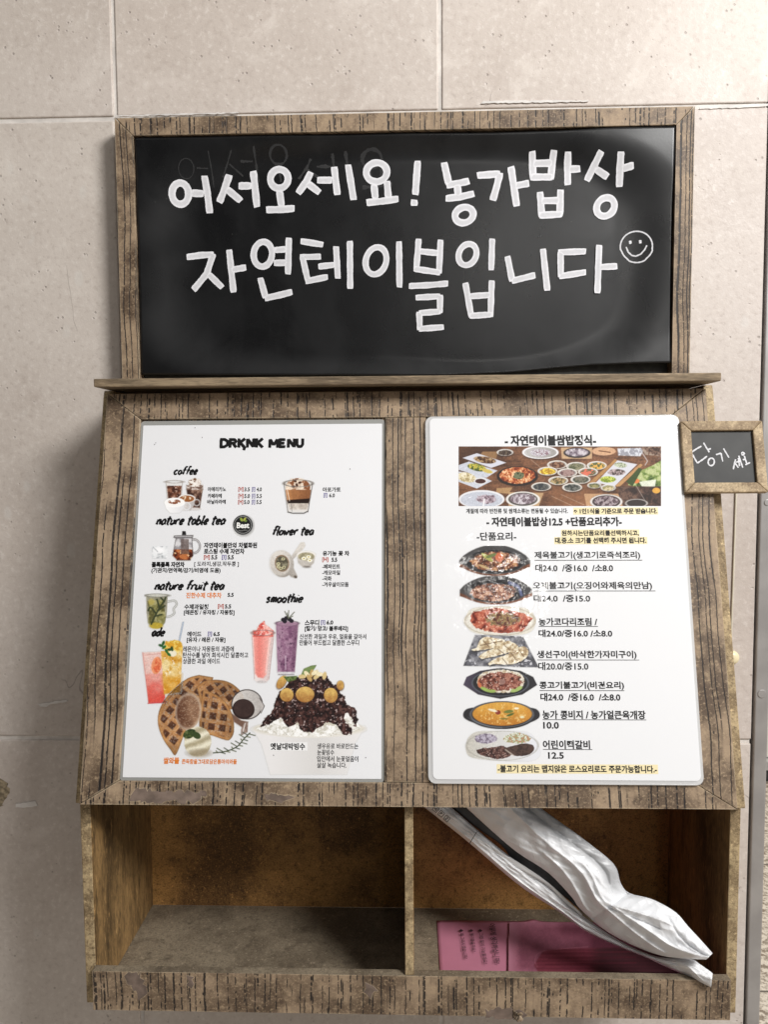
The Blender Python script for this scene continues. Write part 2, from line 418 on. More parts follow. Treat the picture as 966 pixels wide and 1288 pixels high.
bevel(wbox('white_panel', .2, 4.5, FY + .01, FY + .09, fz(954), fz(812), flat('white_panel', (.86, .84, .78), .4), far), .004)
bevel(wbox('mid_bar', .2, 4.5, FY, FY + .09, fz(811), fz(796), flat('grey_bar', (.20, .21, .20), .4), far), .004)
bevel(wbox('upper_panel', .2, 4.5, FY + .01, FY + .09, fz(795), 1.2, flat('pale_green_panel', (.62, .66, .60), .4, var=.25, vscale=4), far), .004)

# ================================================================ the rack
rack = empty('wall_menu_rack', Matrix.Translation((0, WALL_Y, -.77)),
             'weathered brown wooden wall rack with a chalkboard on top and two open compartments below', 'menu rack')

# ---- chalkboard
bTL = p2(BOARD, 144, 150); bTR = p2(BOARD, 875, 131.5)
bx0, bx1 = p2(BOARD, 148.5, 312)[0], p2(BOARD, 871.3, 300)[0]
bt = .5 * (bTL[1] + bTR[1]); bb = p2(BOARD, 510, 474)[1] - .006
ix0, ix1 = p2(BOARD, 171, 320)[0], p2(BOARD, 848.5, 310)[0]
it = .5 * (p2(BOARD, 170, 174.5)[1] + p2(BOARD, 850, 153)[1])
g_ = .00018
prism('frame_moulding', [(bx0, bt), (bx0, bb), (ix0, bb), (ix0, it - g_), (bx0 + g_, bt - g_ * 2)], -.0215, 0, WOOD, rack, BOARD)
prism('frame_moulding', [(bx1, bt), (bx1, bb), (ix1, bb), (ix1, it - g_), (bx1 - g_, bt - g_ * 2)], -.0215, 0, WOOD, rack, BOARD)
prism('frame_moulding', [(bx0 + .0006, bt), (ix0, it), (ix1, it), (bx1 - .0006, bt)], -.0215, -.0002, WOOD_R, rack, BOARD)
prism('backing_board', rect(ix0 + .0003, bb, ix1 - .0003, it - .0003), -.0200, -.0125, flat('dark_backing', (.022, .022, .018), .6, var=.5, vscale=120), rack, BOARD, .0003)

def vinyl():
    g = G('black_vinyl'); o = g.co(); n = g.noise(o, 14, 5, .6, .5); s = g.noise(g.scale(o, (30, 6, 1)), 1.0, 5, .6); f = g.noise(o, 600, 2)
    dust = g.step(g.voro(o, 130), .03, .06, 1.0, 0.0); dsel = g.step(g.noise(g.add(o, g.comb(2., 7., 1.)), 60, 1), .64, .68)
    col = g.mix(g.step(n, .35, .7), (.0045, .0046, .0050), (.009, .0092, .0098))
    col = g.mix(g.math('MULTIPLY', g.step(s, .5, .75), .35), col, (.018, .018, .019))
    col = g.mix(g.math('MULTIPLY', dust, g.math('MULTIPLY', dsel, .6)), col, (.12, .12, .11))
    g.set(Base_Color=col, Roughness=g.step(n, .3, .7, .26, .31), Specular_IOR_Level=.55, Normal=g.bump(f, .06, .0003)); return g.m
VINYL = vinyl()
VB = [(165, 471), (560, 471), (640, 467.5), (700, 462), (745, 458.5), (800, 457), (852, 456)]
vbx = np.array([p2(BOARD, *p)[0] for p in VB]); vby = np.array([p2(BOARD, *p)[1] for p in VB])
cxm, cym, ax_, ay_ = .5 * (ix0 + ix1), .5 * (bb + it), .5 * (ix1 - ix0), .5 * (it - bb)
def vnoise(x, y, f, seed):
    """smooth value noise, evaluated anywhere"""
    rs = np.random.RandomState(seed); T = rs.rand(64, 64)
    X = np.asarray(x, float) * f + 11.3; Y = np.asarray(y, float) * f + 7.9
    xi = np.floor(X).astype(int); yi = np.floor(Y).astype(int); a = X - xi; b = Y - yi
    a = a * a * (3 - 2 * a); b = b * b * (3 - 2 * b)
    t = lambda i, j: T[i % 64, j % 64]
    return (t(xi, yi) * (1 - a) + t(xi + 1, yi) * a) * (1 - b) + (t(xi, yi + 1) * (1 - a) + t(xi + 1, yi + 1) * a) * b
def sst(e0, e1, v):
    t = np.clip((v - e0) / (e1 - e0), 0, 1); return t * t * (3 - 2 * t)
VZ = -.0105
def vin_h(x, y):
    """height of the curled vinyl sheet over its base"""
    x = np.asarray(x, float); y = np.asarray(y, float)
    X = (x - cxm) / ax_; Y = (y - cym) / ay_
    r = (np.abs(X) ** 4 + np.abs(Y) ** 4) ** .25
    nz = vnoise(x, y, 9, 1) - .5
    h = .0080 * sst(.79 + nz * .12, 1.05, r)
    h = h + .0026 * sst(.45, 1.0, X) * sst(.55, 1.0, -Y)                 # bottom right corner lifts
    h = h + .0016 * sst(.25, .9, X) * sst(.35, .9, Y) * (.6 + .8 * vnoise(x, y, 14, 5))
    d = (X * .75 - Y * .66)
    h = h + .0009 * sst(.55, .95, -d) * np.sin((d + .1 * nz) * 17) * .55      # ripples, top left
    h = h + .0006 * (vnoise(x, y, 6, 3) - .5)
    return h
nx, ny = 220, 110
sx_ = np.linspace(ix0 + .0006, ix1 - .0006, nx); P = np.zeros((ny, nx, 3))
yb_ = np.interp(sx_, vbx, vby); yt_ = it - .0012 - .0012 * sst(.0, .1, sx_) * (1 - sst(.14, .2, sx_))
for j in range(ny):
    t = j / (ny - 1); yy = yb_ * (1 - t) + yt_ * t
    P[j, :, 0] = sx_; P[j, :, 1] = yy; P[j, :, 2] = VZ + vin_h(sx_, yy)
me, _ = gridmesh('chalk_sheet', P)
sheet = link('chalk_sheet', me, VINYL, rack, fmat(BOARD))
so = sheet.modifiers.new('thickness', 'SOLIDIFY'); so.thickness = .0005; so.offset = -1

def chalk_mat(name, col, a=.35):
    g = G(name); o = g.co(); n = g.noise(o, 260, 4, .7); n2 = g.noise(o, 60, 3)
    c = g.mix(g.math('MULTIPLY', g.step(n, .45, .75), a), col, tuple(v * .62 for v in col)); c = g.mix(g.math('MULTIPLY', g.step(n2, .45, .7), .25), c, tuple(v * .72 for v in col))
    st = g.noise(g.scale(o, (420, 420, 1)), 1.0, 2); pl_ = g.attr('pool')
    c = g.mix(g.math('MULTIPLY', g.step(g.math('ADD', pl_, g.math('MULTIPLY', g.math('SUBTRACT', st, .5), .5)), .25, .85, 1.0, 0.0), .45), c, tuple(v * .55 for v in col))
    g.set(Base_Color=c, Roughness=.75, Specular_IOR_Level=.25); return g.m
CHALK = chalk_mat('chalk_marker', (.78, .78, .81))
GHOST = chalk_mat('erased_chalk', (.038, .038, .039), .6)

def resample(pts, step, closed=False):
    pts = [np.array(p, float) for p in pts]
    if closed: pts = pts + [pts[0]]
    out = [pts[0]]
    for a, b in zip(pts[:-1], pts[1:]):
        L = np.linalg.norm(b - a); n = max(1, int(round(L / step)))
        for k in range(1, n + 1): out.append(a + (b - a) * k / n)
    return out
def strokes_mesh(name, strokes, hfun, z0, thick=.00009, jit=.04, lay=.00003):
    """strokes: list of (points in local metres, width, closed) -> flat marker strokes lying on the surface"""
    bm = bmesh.new(); rs = random.Random(5); pool = bm.verts.layers.float_color.new('pool')
    for k, (pts, wd, closed) in enumerate(strokes):
        pts = resample(pts, wd * .35, closed)
        if closed: pts = pts[:-1]
        n = len(pts); rows = []
        off = rs.uniform(0, 6)
        for i in range(n):
            if closed: t = pts[(i + 1) % n] - pts[i - 1]
            else: t = pts[min(i + 1, n - 1)] - pts[max(i - 1, 0)]
            t = t / (np.linalg.norm(t) + 1e-9); nn = np.array([-t[1], t[0]])
            ww = wd * .5 * (1 + jit * math.sin(i * .7 + off) + rs.uniform(-jit, jit))
            sk = 0.0
            if not closed and (i == 0 or i == n - 1): ww *= .86; sk = wd * .06 * rs.uniform(-1, 1)
            row = []
            for s in (-1, 0, 1):
                p = pts[i] + nn * ww * s + t * sk * s
                z = z0 + float(hfun(p[0], p[1])) + thick + k * lay
                row.append(bm.verts.new((p[0], p[1], z - (thick * .8 if s else 0))))
                e_ = 1.0 if (s or i in (0, n - 1)) and not (closed and not s) else .0
                row[-1][pool] = (e_, e_, e_, 1)
            rows.append(row)
        rng = range(n) if closed else range(n - 1)
        for i in rng:
            a, b = rows[i], rows[(i + 1) % n]
            bm.faces.new((a[0], b[0], b[1], a[1])); bm.faces.new((a[1], b[1], b[2], a[2]))
    bm.normal_update()
    for f in bm.faces:
        if f.normal.z < 0: f.normal_flip()
        f.smooth = True
    me = bpy.data.meshes.new(name); bm.to_mesh(me); bm.free(); return me
def ell(cx, cy, rx, ry, tilt=0, n=28, a0=-100):
    out = []
    for k in range(n):
        a = math.radians(a0 + 360 * k / n); x, y = rx * math.cos(a), ry * math.sin(a); c, s = math.cos(math.radians(tilt)), math.sin(math.radians(tilt))
        out.append((cx + c * x - s * y, cy + s * x + c * y))
    return out
# (origin x, origin y, photo px per unit, marker width, strokes); a stroke starting with 'O' is a ring
WORDS = [
 (200, 180, .18634, 47, [('O', 147, 347, 54, 70, 4), [(222, 340), (300, 342)], [(308, 225), (325, 340), (340, 472)],
   [(474, 215), (432, 330), (404, 400)], [(455, 308), (552, 390)], [(535, 288), (622, 287)], [(634, 188), (660, 432)],
   ('O', 810, 240, 60, 64, 8), [(812, 322), (826, 428)], [(722, 450), (820, 448), (914, 440)]]),
 (360, 180, .18634, 46, [[(166, 195), (135, 260), (78, 340)], [(142, 270), (226, 335)], [(208, 250), (310, 250)], [(323, 160), (345, 350)], [(417, 145), (455, 384)],
   ('O', 610, 197, 70, 64, -12), [(592, 280), (602, 375)], [(680, 255), (690, 370)], [(542, 402), (650, 392), (758, 376)],
   [(888, 120), (872, 350)], [(865, 382), (864, 424)]]),
 (540, 180, .15528, 56, [[(120, 155), (160, 335)], [(140, 340), (240, 325), (325, 305)], [(228, 335), (236, 430)], [(133, 448), (250, 435), (365, 408)], ('O', 283, 582, 75, 62, -20),
   [(388, 262), (576, 248)], [(574, 240), (548, 350), (515, 465)], [(662, 190), (710, 512)], [(700, 346), (810, 325)]]),
 (650, 180, .18634, 46, [[(103, 62), (112, 245)], [(248, 58), (230, 245)], [(112, 140), (238, 138)], [(96, 230), (242, 230)], [(342, 70), (345, 285)], [(352, 180), (428, 178)],
   [(158, 330), (171, 500)], [(297, 315), (292, 492)], [(168, 390), (290, 388)], [(152, 488), (308, 480)],
   [(562, 72), (515, 170), (472, 258)], [(530, 182), (612, 236)], [(690, 80), (690, 302)], [(702, 187), (778, 168)], ('O', 600, 432, 66, 56, -50)]),
 (225, 285, .18634, 43, [[(52, 207), (150, 192), (235, 188)], [(230, 180), (185, 318), (95, 428)], [(196, 318), (292, 412)], [(337, 155), (367, 444)], [(352, 292), (452, 275)],
   ('O', 565, 186, 62, 84, 6), [(645, 158), (725, 152)], [(640, 245), (725, 243)], [(741, 75), (735, 322)], [(547, 345), (585, 482)], [(578, 484), (680, 462), (764, 440)]]),
 (370, 285, .20704, 37, [[(38, 88), (176, 110)], [(34, 186), (162, 182)], [(48, 178), (84, 335)], [(68, 333), (204, 305)], [(146, 243), (246, 232)], [(254, 120), (265, 316)], [(338, 87), (340, 378)],
   ('O', 497, 208, 62, 84, 16), [(637, 90), (640, 370)], [(757, 74), (742, 268)], [(890, 80), (880, 286)], [(760, 150), (878, 162)], [(726, 256), (888, 280)],
   [(697, 362), (820, 356), (936, 346)], [(738, 432), (888, 424)], [(887, 415), (886, 525)], [(890, 516), (758, 526)], [(760, 518), (764, 628)], [(758, 622), (910, 611)]]),
 (500, 285, .18634, 41, [('O', 473, 190, 58, 74, 24), [(640, 82), (633, 296)], [(458, 380), (499, 610)], [(637, 364), (628, 610)], [(482, 472), (628, 462)], [(487, 604), (638, 594)]]),
 (630, 280, .20704, 38, [[(40, 205), (70, 358)], [(66, 356), (210, 320)], [(256, 160), (283, 415)], [(350, 182), (518, 176)], [(363, 178), (365, 332)], [(355, 328), (518, 302)], [(598, 137), (587, 430)], [(600, 272), (708, 266)]]),
]
def px_strokes(F, words, o):
    out = []
    for ox, oy, sc, wd, sts in words:
        for st in sts:
            closed = st[0] == 'O'
            pts = ell(*st[1:]) if closed else st
            xy = [p2(F, ox + a * sc, oy + b * sc) for a, b in pts] if o is None else [tuple(map(float, on(F, ox + a * sc, oy + b * sc, o))) for a, b in pts]
            out.append((xy, wd * sc / FPX * abs((F[0] - CAM) @ F[3]) * 1.0, closed))
    return out
for w0, w1 in ((0, 2), (2, 4), (4, 8)):
    link('chalk_words', strokes_mesh('chalk_words', px_strokes(BOARD, WORDS[w0:w1], VZ + .0004), vin_h, VZ), CHALK, sheet, fmat(BOARD))
SM = [(630, 280, .20704, 8, [[(822 + 94 * math.cos(a) + (4 if math.sin(a) > .3 else 0), 147 + 92 * math.sin(a) + (6 if math.sin(a) > .8 else 0)) for a in np.linspace(-1.9, 4.45, 44)],
      [(763, 148), (775, 180), (797, 201), (820, 206), (848, 195), (870, 170), (884, 143)]]),
      (630, 280, .20704, 20, [[(780, 122), (795, 119)], [(838, 120), (853, 119)]])]
link('smiley_face', strokes_mesh('smiley_face', px_strokes(BOARD, SM, VZ + .0004), vin_h, VZ, jit=.08), CHALK, sheet, fmat(BOARD))
# faint rest of an older, wiped greeting, a little up and to the right
gh = []
for ox, oy, sc, wd, sts in WORDS[:2]:
    gh.append((ox + (10 if ox < 300 else 2), oy - 26 if ox < 300 else oy - 14, sc * .93, wd * .62, sts[:9]))
link('wiped_lettering', strokes_mesh('wiped_lettering', px_strokes(BOARD, gh, VZ + .0004), vin_h, VZ - .0001, thick=.00012, jit=.25, lay=.000004), GHOST, sheet, fmat(BOARD))

# ---- shelf between board and panel
SHELF = frame((0, -.058, 0), (1, 0, 0), (0, 0, 1), (0, -1, 0))
sxa, sxb = p2(SHELF, 117, 480)[0], p2(SHELF, 908, 476)[0]; sz0 = p2(SHELF, 510, 472.5)[1]; sz1 = p2(SHELF, 510, 483)[1]
prism('shelf', rect(sxa, sz1, sxb, sz0), -(WALL_Y + .057), 0, EDGE_H, rack, SHELF, .0009)

# ---- sloping panel
pl, pr = -.2618, .2621
panel = prism('panel_board', rect(pl + .0004, -PL + .0004, pr - .0004, -.0004), -.0092, -.0032, WOOD, rack, PANEL)
oL0 = p2(PANEL, 177, 527); oL1 = p2(PANEL, 484.5, 528)[0]; oR0 = p2(PANEL, 535, 760)[0] + .002; oR1 = p2(PANEL, 868, 760)[0] - .004
yT = .5 * (p2(PANEL, 177, 526)[1] + p2(PANEL, 850, 523)[1]); yB = p2(PANEL, 510, 984.5)[1]
xL = oL0[0] - .0004
def tears(o, F, lists, z):
    bm = bmesh.new(); bm.from_mesh(o.data)
    for k, pts in enumerate(lists):
        bm_prism(bm, blob([p2(F, *p) for p in pts], 20 + k, .55), z - .0004, z + .00022, mi=1)
    bm.to_mesh(o.data); bm.free(); o.data.materials.append(TORN); o.data.materials.append(INFLOOR)
prism('stile', [(pl, 0), (pl, -PL), (xL, yB + g_), (xL, yT - g_)], -.0030, 0, WOOD, rack, PANEL)
prism('stile', [(pr, 0), (pr, -PL), (oR1, yB + g_), (oR1, yT - g_)], -.0030, 0, WOOD, rack, PANEL)
prism('stile', rect(oL1, yB + g_, oR0, yT - g_), -.0030, -.0001, WOOD, rack, PANEL)
prism('rail', [(pl + .0006, 0), (xL, yT), (oR1, yT), (pr - .0006, 0)], -.0030, -.0002, WOOD_R, rack, PANEL)
br = prism('rail', [(pl + .0006, -PL), (xL, yB), (oR1, yB), (pr - .0006, -PL)], -.0030, -.0002, WOOD_R, rack, PANEL)
tears(br, PANEL, [[(168, 993), (205, 995), (258, 995), (262, 1000), (243, 1009), (200, 1008), (163, 1006), (166, 999)],
                  [(334, 1000), (366, 998), (368, 1004), (350, 1009), (336, 1008)]], -.0002)

# ---- box: sides, back, divider, floor, front rail
def side(name, x0, x1, inner_positive):
    YB = WALL_Y - .0006
    prof = [(YB, -.2400), (Y1 + .012, -.2400), (Y1 + .0098, Z1 - .003), (Y2 + .0098, Z2 - .0035), (-.1065, -.5840), (-.1065, -.7590), (YB, -.7590)]
    bm = bmesh.new()
    a = [bm.verts.new((x0, y, z)) for y, z in prof]; b = [bm.verts.new((x1, y, z)) for y, z in prof]; n = len(prof)
    bm.faces.new(a); bm.faces.new(b[::-1])
    for i in range(n):
        f = bm.faces.new((a[i], b[i], b[(i + 1) % n], a[(i + 1) % n]))
        if i in (1, 2, 3, 4): f.material_index = 1
    me = bm_done(bm, name)
    return bevel(link(name, me, [INSIDE_V, EDGE], rack), .0008)
side('side_board', -.2690, -.2600, True); side('side_board', .2636, .2722, False)
wbox('back_board', -.2604, .2641, WALL_Y - .009, WALL_Y - .0008, -.7590, -.2400, INNER, rack)
wbox('floor_board', -.2604, .2641, -.1063, WALL_Y - .0092, ZF - .0006, ZF, INFLOOR, rack)
bm = bmesh.new()
dprof = [(WALL_Y - .0094, -.50), (-.098, -.50), (-.1105, -.5800), (-.1143, -.5815), (-.1143, -.7252), (-.1062, -.7252), (-.1062, ZF + .0002), (WALL_Y - .0094, ZF + .0002)]
a = [bm.verts.new((.0004, y, z)) for y, z in dprof]; b = [bm.verts.new((.0076, y, z)) for y, z in dprof]; n = len(dprof)
bm.faces.new(a); bm.faces.new(b[::-1])
for i in range(n):
    f = bm.faces.new((a[i], b[i], b[(i + 1) % n], a[(i + 1) % n]))
    if i in (2, 3): f.material_index = 1
bevel(link('divider', bm_done(bm, 'divider'), [INNER, EDGE], rack), .0006)
rz0, rz1 = -.7593, -.7254
fr = prism('front_rail', rect(-.2600, rz0, .2645, rz1), -.0079, 0, WOOD_R, rack, RAIL)
tears(fr, RAIL, [[(158, 1224.5), (177, 1225), (179, 1233), (184, 1244), (183, 1254), (176, 1256), (174, 1250), (165, 1238), (158, 1233)],
                 [(236, 1228), (243, 1229), (241, 1242), (237, 1238)],
                 [(458, 1241), (466, 1236), (473, 1246), (465, 1254), (459, 1251)],
                 [(608, 1271), (630, 1266), (652, 1270), (662, 1276), (658, 1281), (612, 1279)]], 0)
for pg in fr.data.polygons:
    if pg.material_index == 0 and pg.normal.y > .9 and pg.area > .001: pg.material_index = 2
# curled flake of film over the torn corner of the rail
cx, cz = p2(RAIL, 652, 1276)
P = np.zeros((10, 14, 3))
for j in range(10):
    for i in range(14):
        a = i / 13 * 2.6; rr = .0035
        P[j, i] = (cx - .004 + .0006 * math.sin(j * 1.3 + i * .4) + i * .00055, cz - .004 + j * .0009 + .0005 * math.sin(i * .9), .0006 + rr * math.sin(a) * (.7 + .3 * math.sin(j)))
me, _ = gridmesh('film_flake', P)
fl = link('film_flake', me, WOOD, fr, fmat(RAIL)); m_ = fl.modifiers.new('thickness', 'SOLIDIFY'); m_.thickness = .0004

# ================================================================ little "pull" board on the right stile, cord and button
def on_poly(F, pts, o=0.0): return [tuple(map(float, on(F, a, b, o))) for a, b in pts]
SO = .0072
q = on_poly(PANEL, [(860.3, 529.5), (957, 531.2), (967.5, 617.5), (860.5, 619.5)], SO)
qi = on_poly(PANEL, [(861.4, 541.5), (949, 543), (955.5, 606.2), (865.2, 608.4)], SO)
q[3] = (q[3][0] + .0015, q[3][1])
SIGNF = frame(PANEL[0] + PANEL[1] * q[3][0] + PANEL[2] * q[3][1] + PANEL[3] * SO, PANEL[1], PANEL[2], PANEL[3])
sh = lambda L: [(x - q[3][0], y - q[3][1]) for x, y in L]
wd_ = .0085
Wd, Hd = q[2][0] - q[3][0], q[0][1] - q[3][1]
Q = [(0, Hd), (Wd, Hd), (Wd, 0), (0, 0)]; QI = [(wd_, Hd - wd_), (Wd - wd_, Hd - wd_), (Wd - wd_, wd_), (wd_, wd_)]
sign = empty('pull_sign', fmat(SIGNF), 'small wood-framed chalkboard with three chalked words, sticking out beside the white food menu', 'chalkboard sign')
for i in range(4):
    j = (i + 1) % 4
    prism('frame_strip', [Q[i], Q[j], QI[j], QI[i]], -.0062, -.0002 * (i % 2), WOOD_SMALL, sign, SIGNF, .0009)
slate = prism('slate', [(wd_ - .001, Hd - wd_ + .001), (Wd - wd_ + .001, Hd - wd_ + .001), (Wd - wd_ + .001, wd_ - .001), (wd_ - .001, wd_ - .001)], -.0055, -.0030,
              flat('sign_slate', (.022, .022, .021), .55, .4, var=.3, vscale=50), sign, SIGNF, .0002)
SW = [(856, 525, .11387, 16, [[(235, 318), (180, 348), (122, 388)], [(120, 385), (160, 452), (190, 505)], [(190, 505), (250, 465), (296, 428)], [(258, 280), (290, 335), (322, 385)], [(298, 358), (340, 345)],
      ('O', 343, 492, 34, 42, 10), [(395, 412), (452, 396)], [(450, 396), (470, 488)], [(478, 345), (538, 445)],
      [(612, 465), (598, 515), (586, 574)], [(604, 505), (642, 556)], [(618, 496), (660, 484)], [(646, 425), (690, 556)], [(640, 450), (655, 540)],
      [(672, 400), (690, 386), (708, 400), (696, 418), (675, 410)], [(706, 425), (735, 515)], [(690, 470), (722, 462)], [(718, 526), (770, 500)]])]
link('chalk_lettering', strokes_mesh('sign_lettering', px_strokes(SIGNF, SW, -.003), lambda x, y: 0.0, -.0030, jit=.12), CHALK, slate, fmat(SIGNF))

def tube(name, pts, r, mat, parent=None, m4=None):
    cu = bpy.data.curves.new(name, 'CURVE'); cu.dimensions = '3D'; sp = cu.splines.new('POLY'); sp.points.add(len(pts) - 1)
    for p, c in zip(sp.points, pts): p.co = (*map(float, c), 1)
    cu.bevel_depth = r; cu.bevel_resolution = 3; cu.use_fill_caps = True
    o = bpy.data.objects.new(name, cu); C.objects.link(o)
    me = bpy.data.meshes.new_from_object(o.evaluated_get(bpy.context.evaluated_depsgraph_get())); bpy.data.objects.remove(o)
    me.polygons.foreach_set('use_smooth', np.ones(len(me.polygons), bool))
    return link(name, me, mat, parent, m4)
cp = [aty(x, y, WALL_Y - .0012) for x, y in ((928, 560), (926.5, 620), (924.5, 680), (922.5, 740), (920.5, 790), (919.5, 822))]
tag(tube('hanging_cord', cp, .0009, STRING), 'thin cream cord hanging down the wall from behind the small chalkboard', 'cord')
bc = aty(921.5, 827, WALL_Y - .001)
prof = [(0, .0052), (.003, .0050), (.0052, .0040), (.0066, .0022), (.0070, 0)]
V = []; Fc = []; n = 28
for r, h in prof[1:]:
    for k in range(n): a = 2 * math.pi * k / n; V.append((r * math.cos(a), r * math.sin(a), h))
V.append((0, 0, prof[0][1]))
for i in range(len(prof) - 2):
    for k in range(n): Fc.append((i * n + k, (i + 1) * n + k, (i + 1) * n + (k + 1) % n, i * n + (k + 1) % n))
for k in range(n): Fc.append((len(V) - 1, k, (k + 1) % n))
me = pymesh('wall_button', V, Fc); me.polygons.foreach_set('use_smooth', np.ones(len(me.polygons), bool))
BF = frame((bc[0], WALL_Y - .0002, bc[2]), (1, 0, 0), (0, 0, 1), (0, -1, 0))
tag(link('wall_button', me, BUTTON, None, fmat(BF)), 'round cream plastic button on the wall, half hidden by the rack side', 'button')

# ================================================================ printing: small raster painter whose result becomes per-vertex ink colour of a printed patch
def s2l(c):
    c = np.asarray(c, float)
    return np.where(c <= .04045, c / 12.92, ((c + .055) / 1.055) ** 2.4)
class Ink:
    """canvas over a rectangle of photo px; colours are sRGB 0-255"""
    def __init__(s, x0, y0, x1, y1, ss=1.7, seed=0, bg=None):
        s.x0, s.y0, s.x1, s.y1 = x0, y0, x1, y1
        nx, ny = int((x1 - x0) * ss) + 1, int((y1 - y0) * ss) + 1
        s.X, s.Y = np.meshgrid(np.linspace(x0, x1, nx), np.linspace(y0, y1, ny))
        s.px = (x1 - x0) / (nx - 1); s.c = np.ones((ny, nx, 3)) * .86; s.a = np.zeros((ny, nx)); s.seed = seed
        if bg is not None: s.c[:] = np.array(bg) / 255.; s.a[:] = 1
    def n(s, f, k=0, oct=4):
        """fbm noise around 0.5; f = cells per photo px"""
        v = 0; amp = .5; tot = 0
        for o in range(oct):
            v = v + amp * vnoise(s.X, s.Y, f * 2 ** o, s.seed * 31 + k * 7 + o); tot += amp; amp *= .55
        return v / tot
    def lay(s, m, col):
        col = np.asarray(col, float)
        if col.ndim == 1: col = col / 255.
        s.c = s.c * (1 - m[..., None]) + col * m[..., None]; s.a = np.maximum(s.a, m)
    def mixc(s, a, b, t):
        return (np.array(a) * (1 - t[..., None]) + np.array(b) * t[..., None]) / 255.
    def cov(s, d, soft=1.0): return np.clip(.5 - d / (s.px * 1.2 * soft), 0, 1)
    def dell(s, cx, cy, rx, ry, rot=0):
        c, n = math.cos(math.radians(rot)), math.sin(math.radians(rot)); u_ = (s.X - cx) * c + (s.Y - cy) * n; v_ = -(s.X - cx) * n + (s.Y - cy) * c
        r = np.sqrt((u_ / rx) ** 2 + (v_ / ry) ** 2); return (r - 1) * min(rx, ry)
    def ellipse(s, cx, cy, rx, ry, col, rot=0, soft=1, wob=0, al=1.0):
        d = s.dell(cx, cy, rx, ry, rot)
        if wob: d = d + (s.n(.35, 9) - .5) * wob
        s.lay(s.cov(d, soft) * al, col)
    def ring(s, cx, cy, rx, ry, w_, col, rot=0, al=1.0, soft=1):
        s.lay(s.cov(np.abs(s.dell(cx, cy, rx, ry, rot)) - w_ / 2, soft) * al, col)
    def dpoly(s, pts):
        p = np.array(pts, float); d = np.full(s.X.shape, 1e9); inside = np.zeros(s.X.shape, bool)
        for i in range(len(p)):
            a, b = p[i], p[(i + 1) % len(p)]; e = b - a; wx, wy = s.X - a[0], s.Y - a[1]
            t = np.clip((wx * e[0] + wy * e[1]) / (e @ e + 1e-9), 0, 1)
            d = np.minimum(d, np.hypot(wx - e[0] * t, wy - e[1] * t))
            c1 = (a[1] <= s.Y) != (b[1] <= s.Y)
            xx = a[0] + (s.Y - a[1]) / (e[1] if abs(e[1]) > 1e-9 else 1e-9) * e[0]
            inside ^= c1 & (s.X < xx)
        return np.where(inside, -d, d)
    def poly(s, pts, col, soft=1, wob=0, al=1.0, f=.35):
        d = s.dpoly(pts)
        if wob: d = d + (s.n(f, 8) - .5) * wob
        s.lay(s.cov(d, soft) * al, col)
    def line(s, pts, w_, col, al=1.0, soft=1):
        d = np.full(s.X.shape, 1e9)
        for a, b in zip(pts[:-1], pts[1:]):
            a, b = np.array(a, float), np.array(b, float); e = b - a; t = np.clip(((s.X - a[0]) * e[0] + (s.Y - a[1]) * e[1]) / (e @ e + 1e-9), 0, 1)
            d = np.minimum(d, np.hypot(s.X - a[0] - e[0] * t, s.Y - a[1] - e[1] * t))
        s.lay(s.cov(d - w_ / 2, soft) * al, col)
    def food(s, cols, f=.22, k=0, hi=None, sharp=.16):
        """patchy picture colour: a stack of colours picked by noise, with small glints"""
        v = s.n(f, k, 5); v2 = s.n(f * 2.3, k + 3, 4); v = .65 * v + .35 * v2
        lo, up = np.percentile(v, 3), np.percentile(v, 97); v = np.clip((v - lo) / (up - lo), 0, 1)
        n_ = len(cols); out = np.zeros(s.c.shape) + np.array(cols[0])
        for i in range(1, n_):
            t = sst(i / n_ - sharp / 2, i / n_ + sharp / 2, v)[..., None]; out = out * (1 - t) + np.array(cols[i]) * t
        if hi is not None:
            g_l = sst(.66, .76, s.n(f * 2.6, k + 5, 3))[..., None]; out = out * (1 - g_l) + np.array(hi) * g_l
        return out / 255.
    def make(s, name, F, mat, parent, z):
        nmask = s.a > .03
        x, y = on(F, s.X, s.Y, z)
        P = np.stack([x, y, np.full_like(x, z)], -1)[::-1]
        me, used = gridmesh(name, P, smooth=False, mask=nmask[::-1])
        gr_ = 1 + (s.n(.9, 40, 3) - .5) * .22 * (s.a > .5); lum = s.c.mean(-1, keepdims=True)
        s.c = (lum + (s.c - lum) * .90) * np.where(s.c.min(-1) > .8, 1, gr_)[..., None]
        rgba = np.concatenate([s2l(np.clip(s.c, 0, 1)), np.ones(s.a.shape + (1,))], -1)[::-1].reshape(-1, 4)[used]
        at_ = me.color_attributes.new('ink', 'FLOAT_COLOR', 'POINT'); at_.data.foreach_set('color', rgba.astype(np.float32).ravel())
        return link(name, me, mat, parent, fmat(F))

def laminate_coat(g, amt, rough, wav=.5, seed=0.0):
    o = g.add(g.co(), g.comb(seed, seed, 0.0))
    n = g.noise(o, 24, 3, .5, .4); m = g.noise(o, 150, 3, .6); k = g.noise(o, 420, 2, .5)
    gate = g.step(g.noise(g.add(o, g.comb(1., 2., 0.)), 14, 2), .45, .65)
    h = g.math('ADD', g.math('MULTIPLY', n, 2.0), g.math('ADD', g.math('MULTIPLY', g.math('MULTIPLY', m, gate), .55), g.math('MULTIPLY', k, .10)))
    nb = g.bump(h, wav, .0012)
    g.set(Coat_Weight=amt, Coat_Roughness=rough, Coat_Normal=nb, Coat_IOR=1.5)
def paper_mat(name, col, amt, rough, wav, seed):
    g = G(name); n = g.noise(g.co(), 40, 4); c = g.mix(n, tuple(v * .985 for v in col), col)
    g.set(Base_Color=c, Roughness=.6, Specular_IOR_Level=.2); laminate_coat(g, amt, rough, wav, seed); return g.m
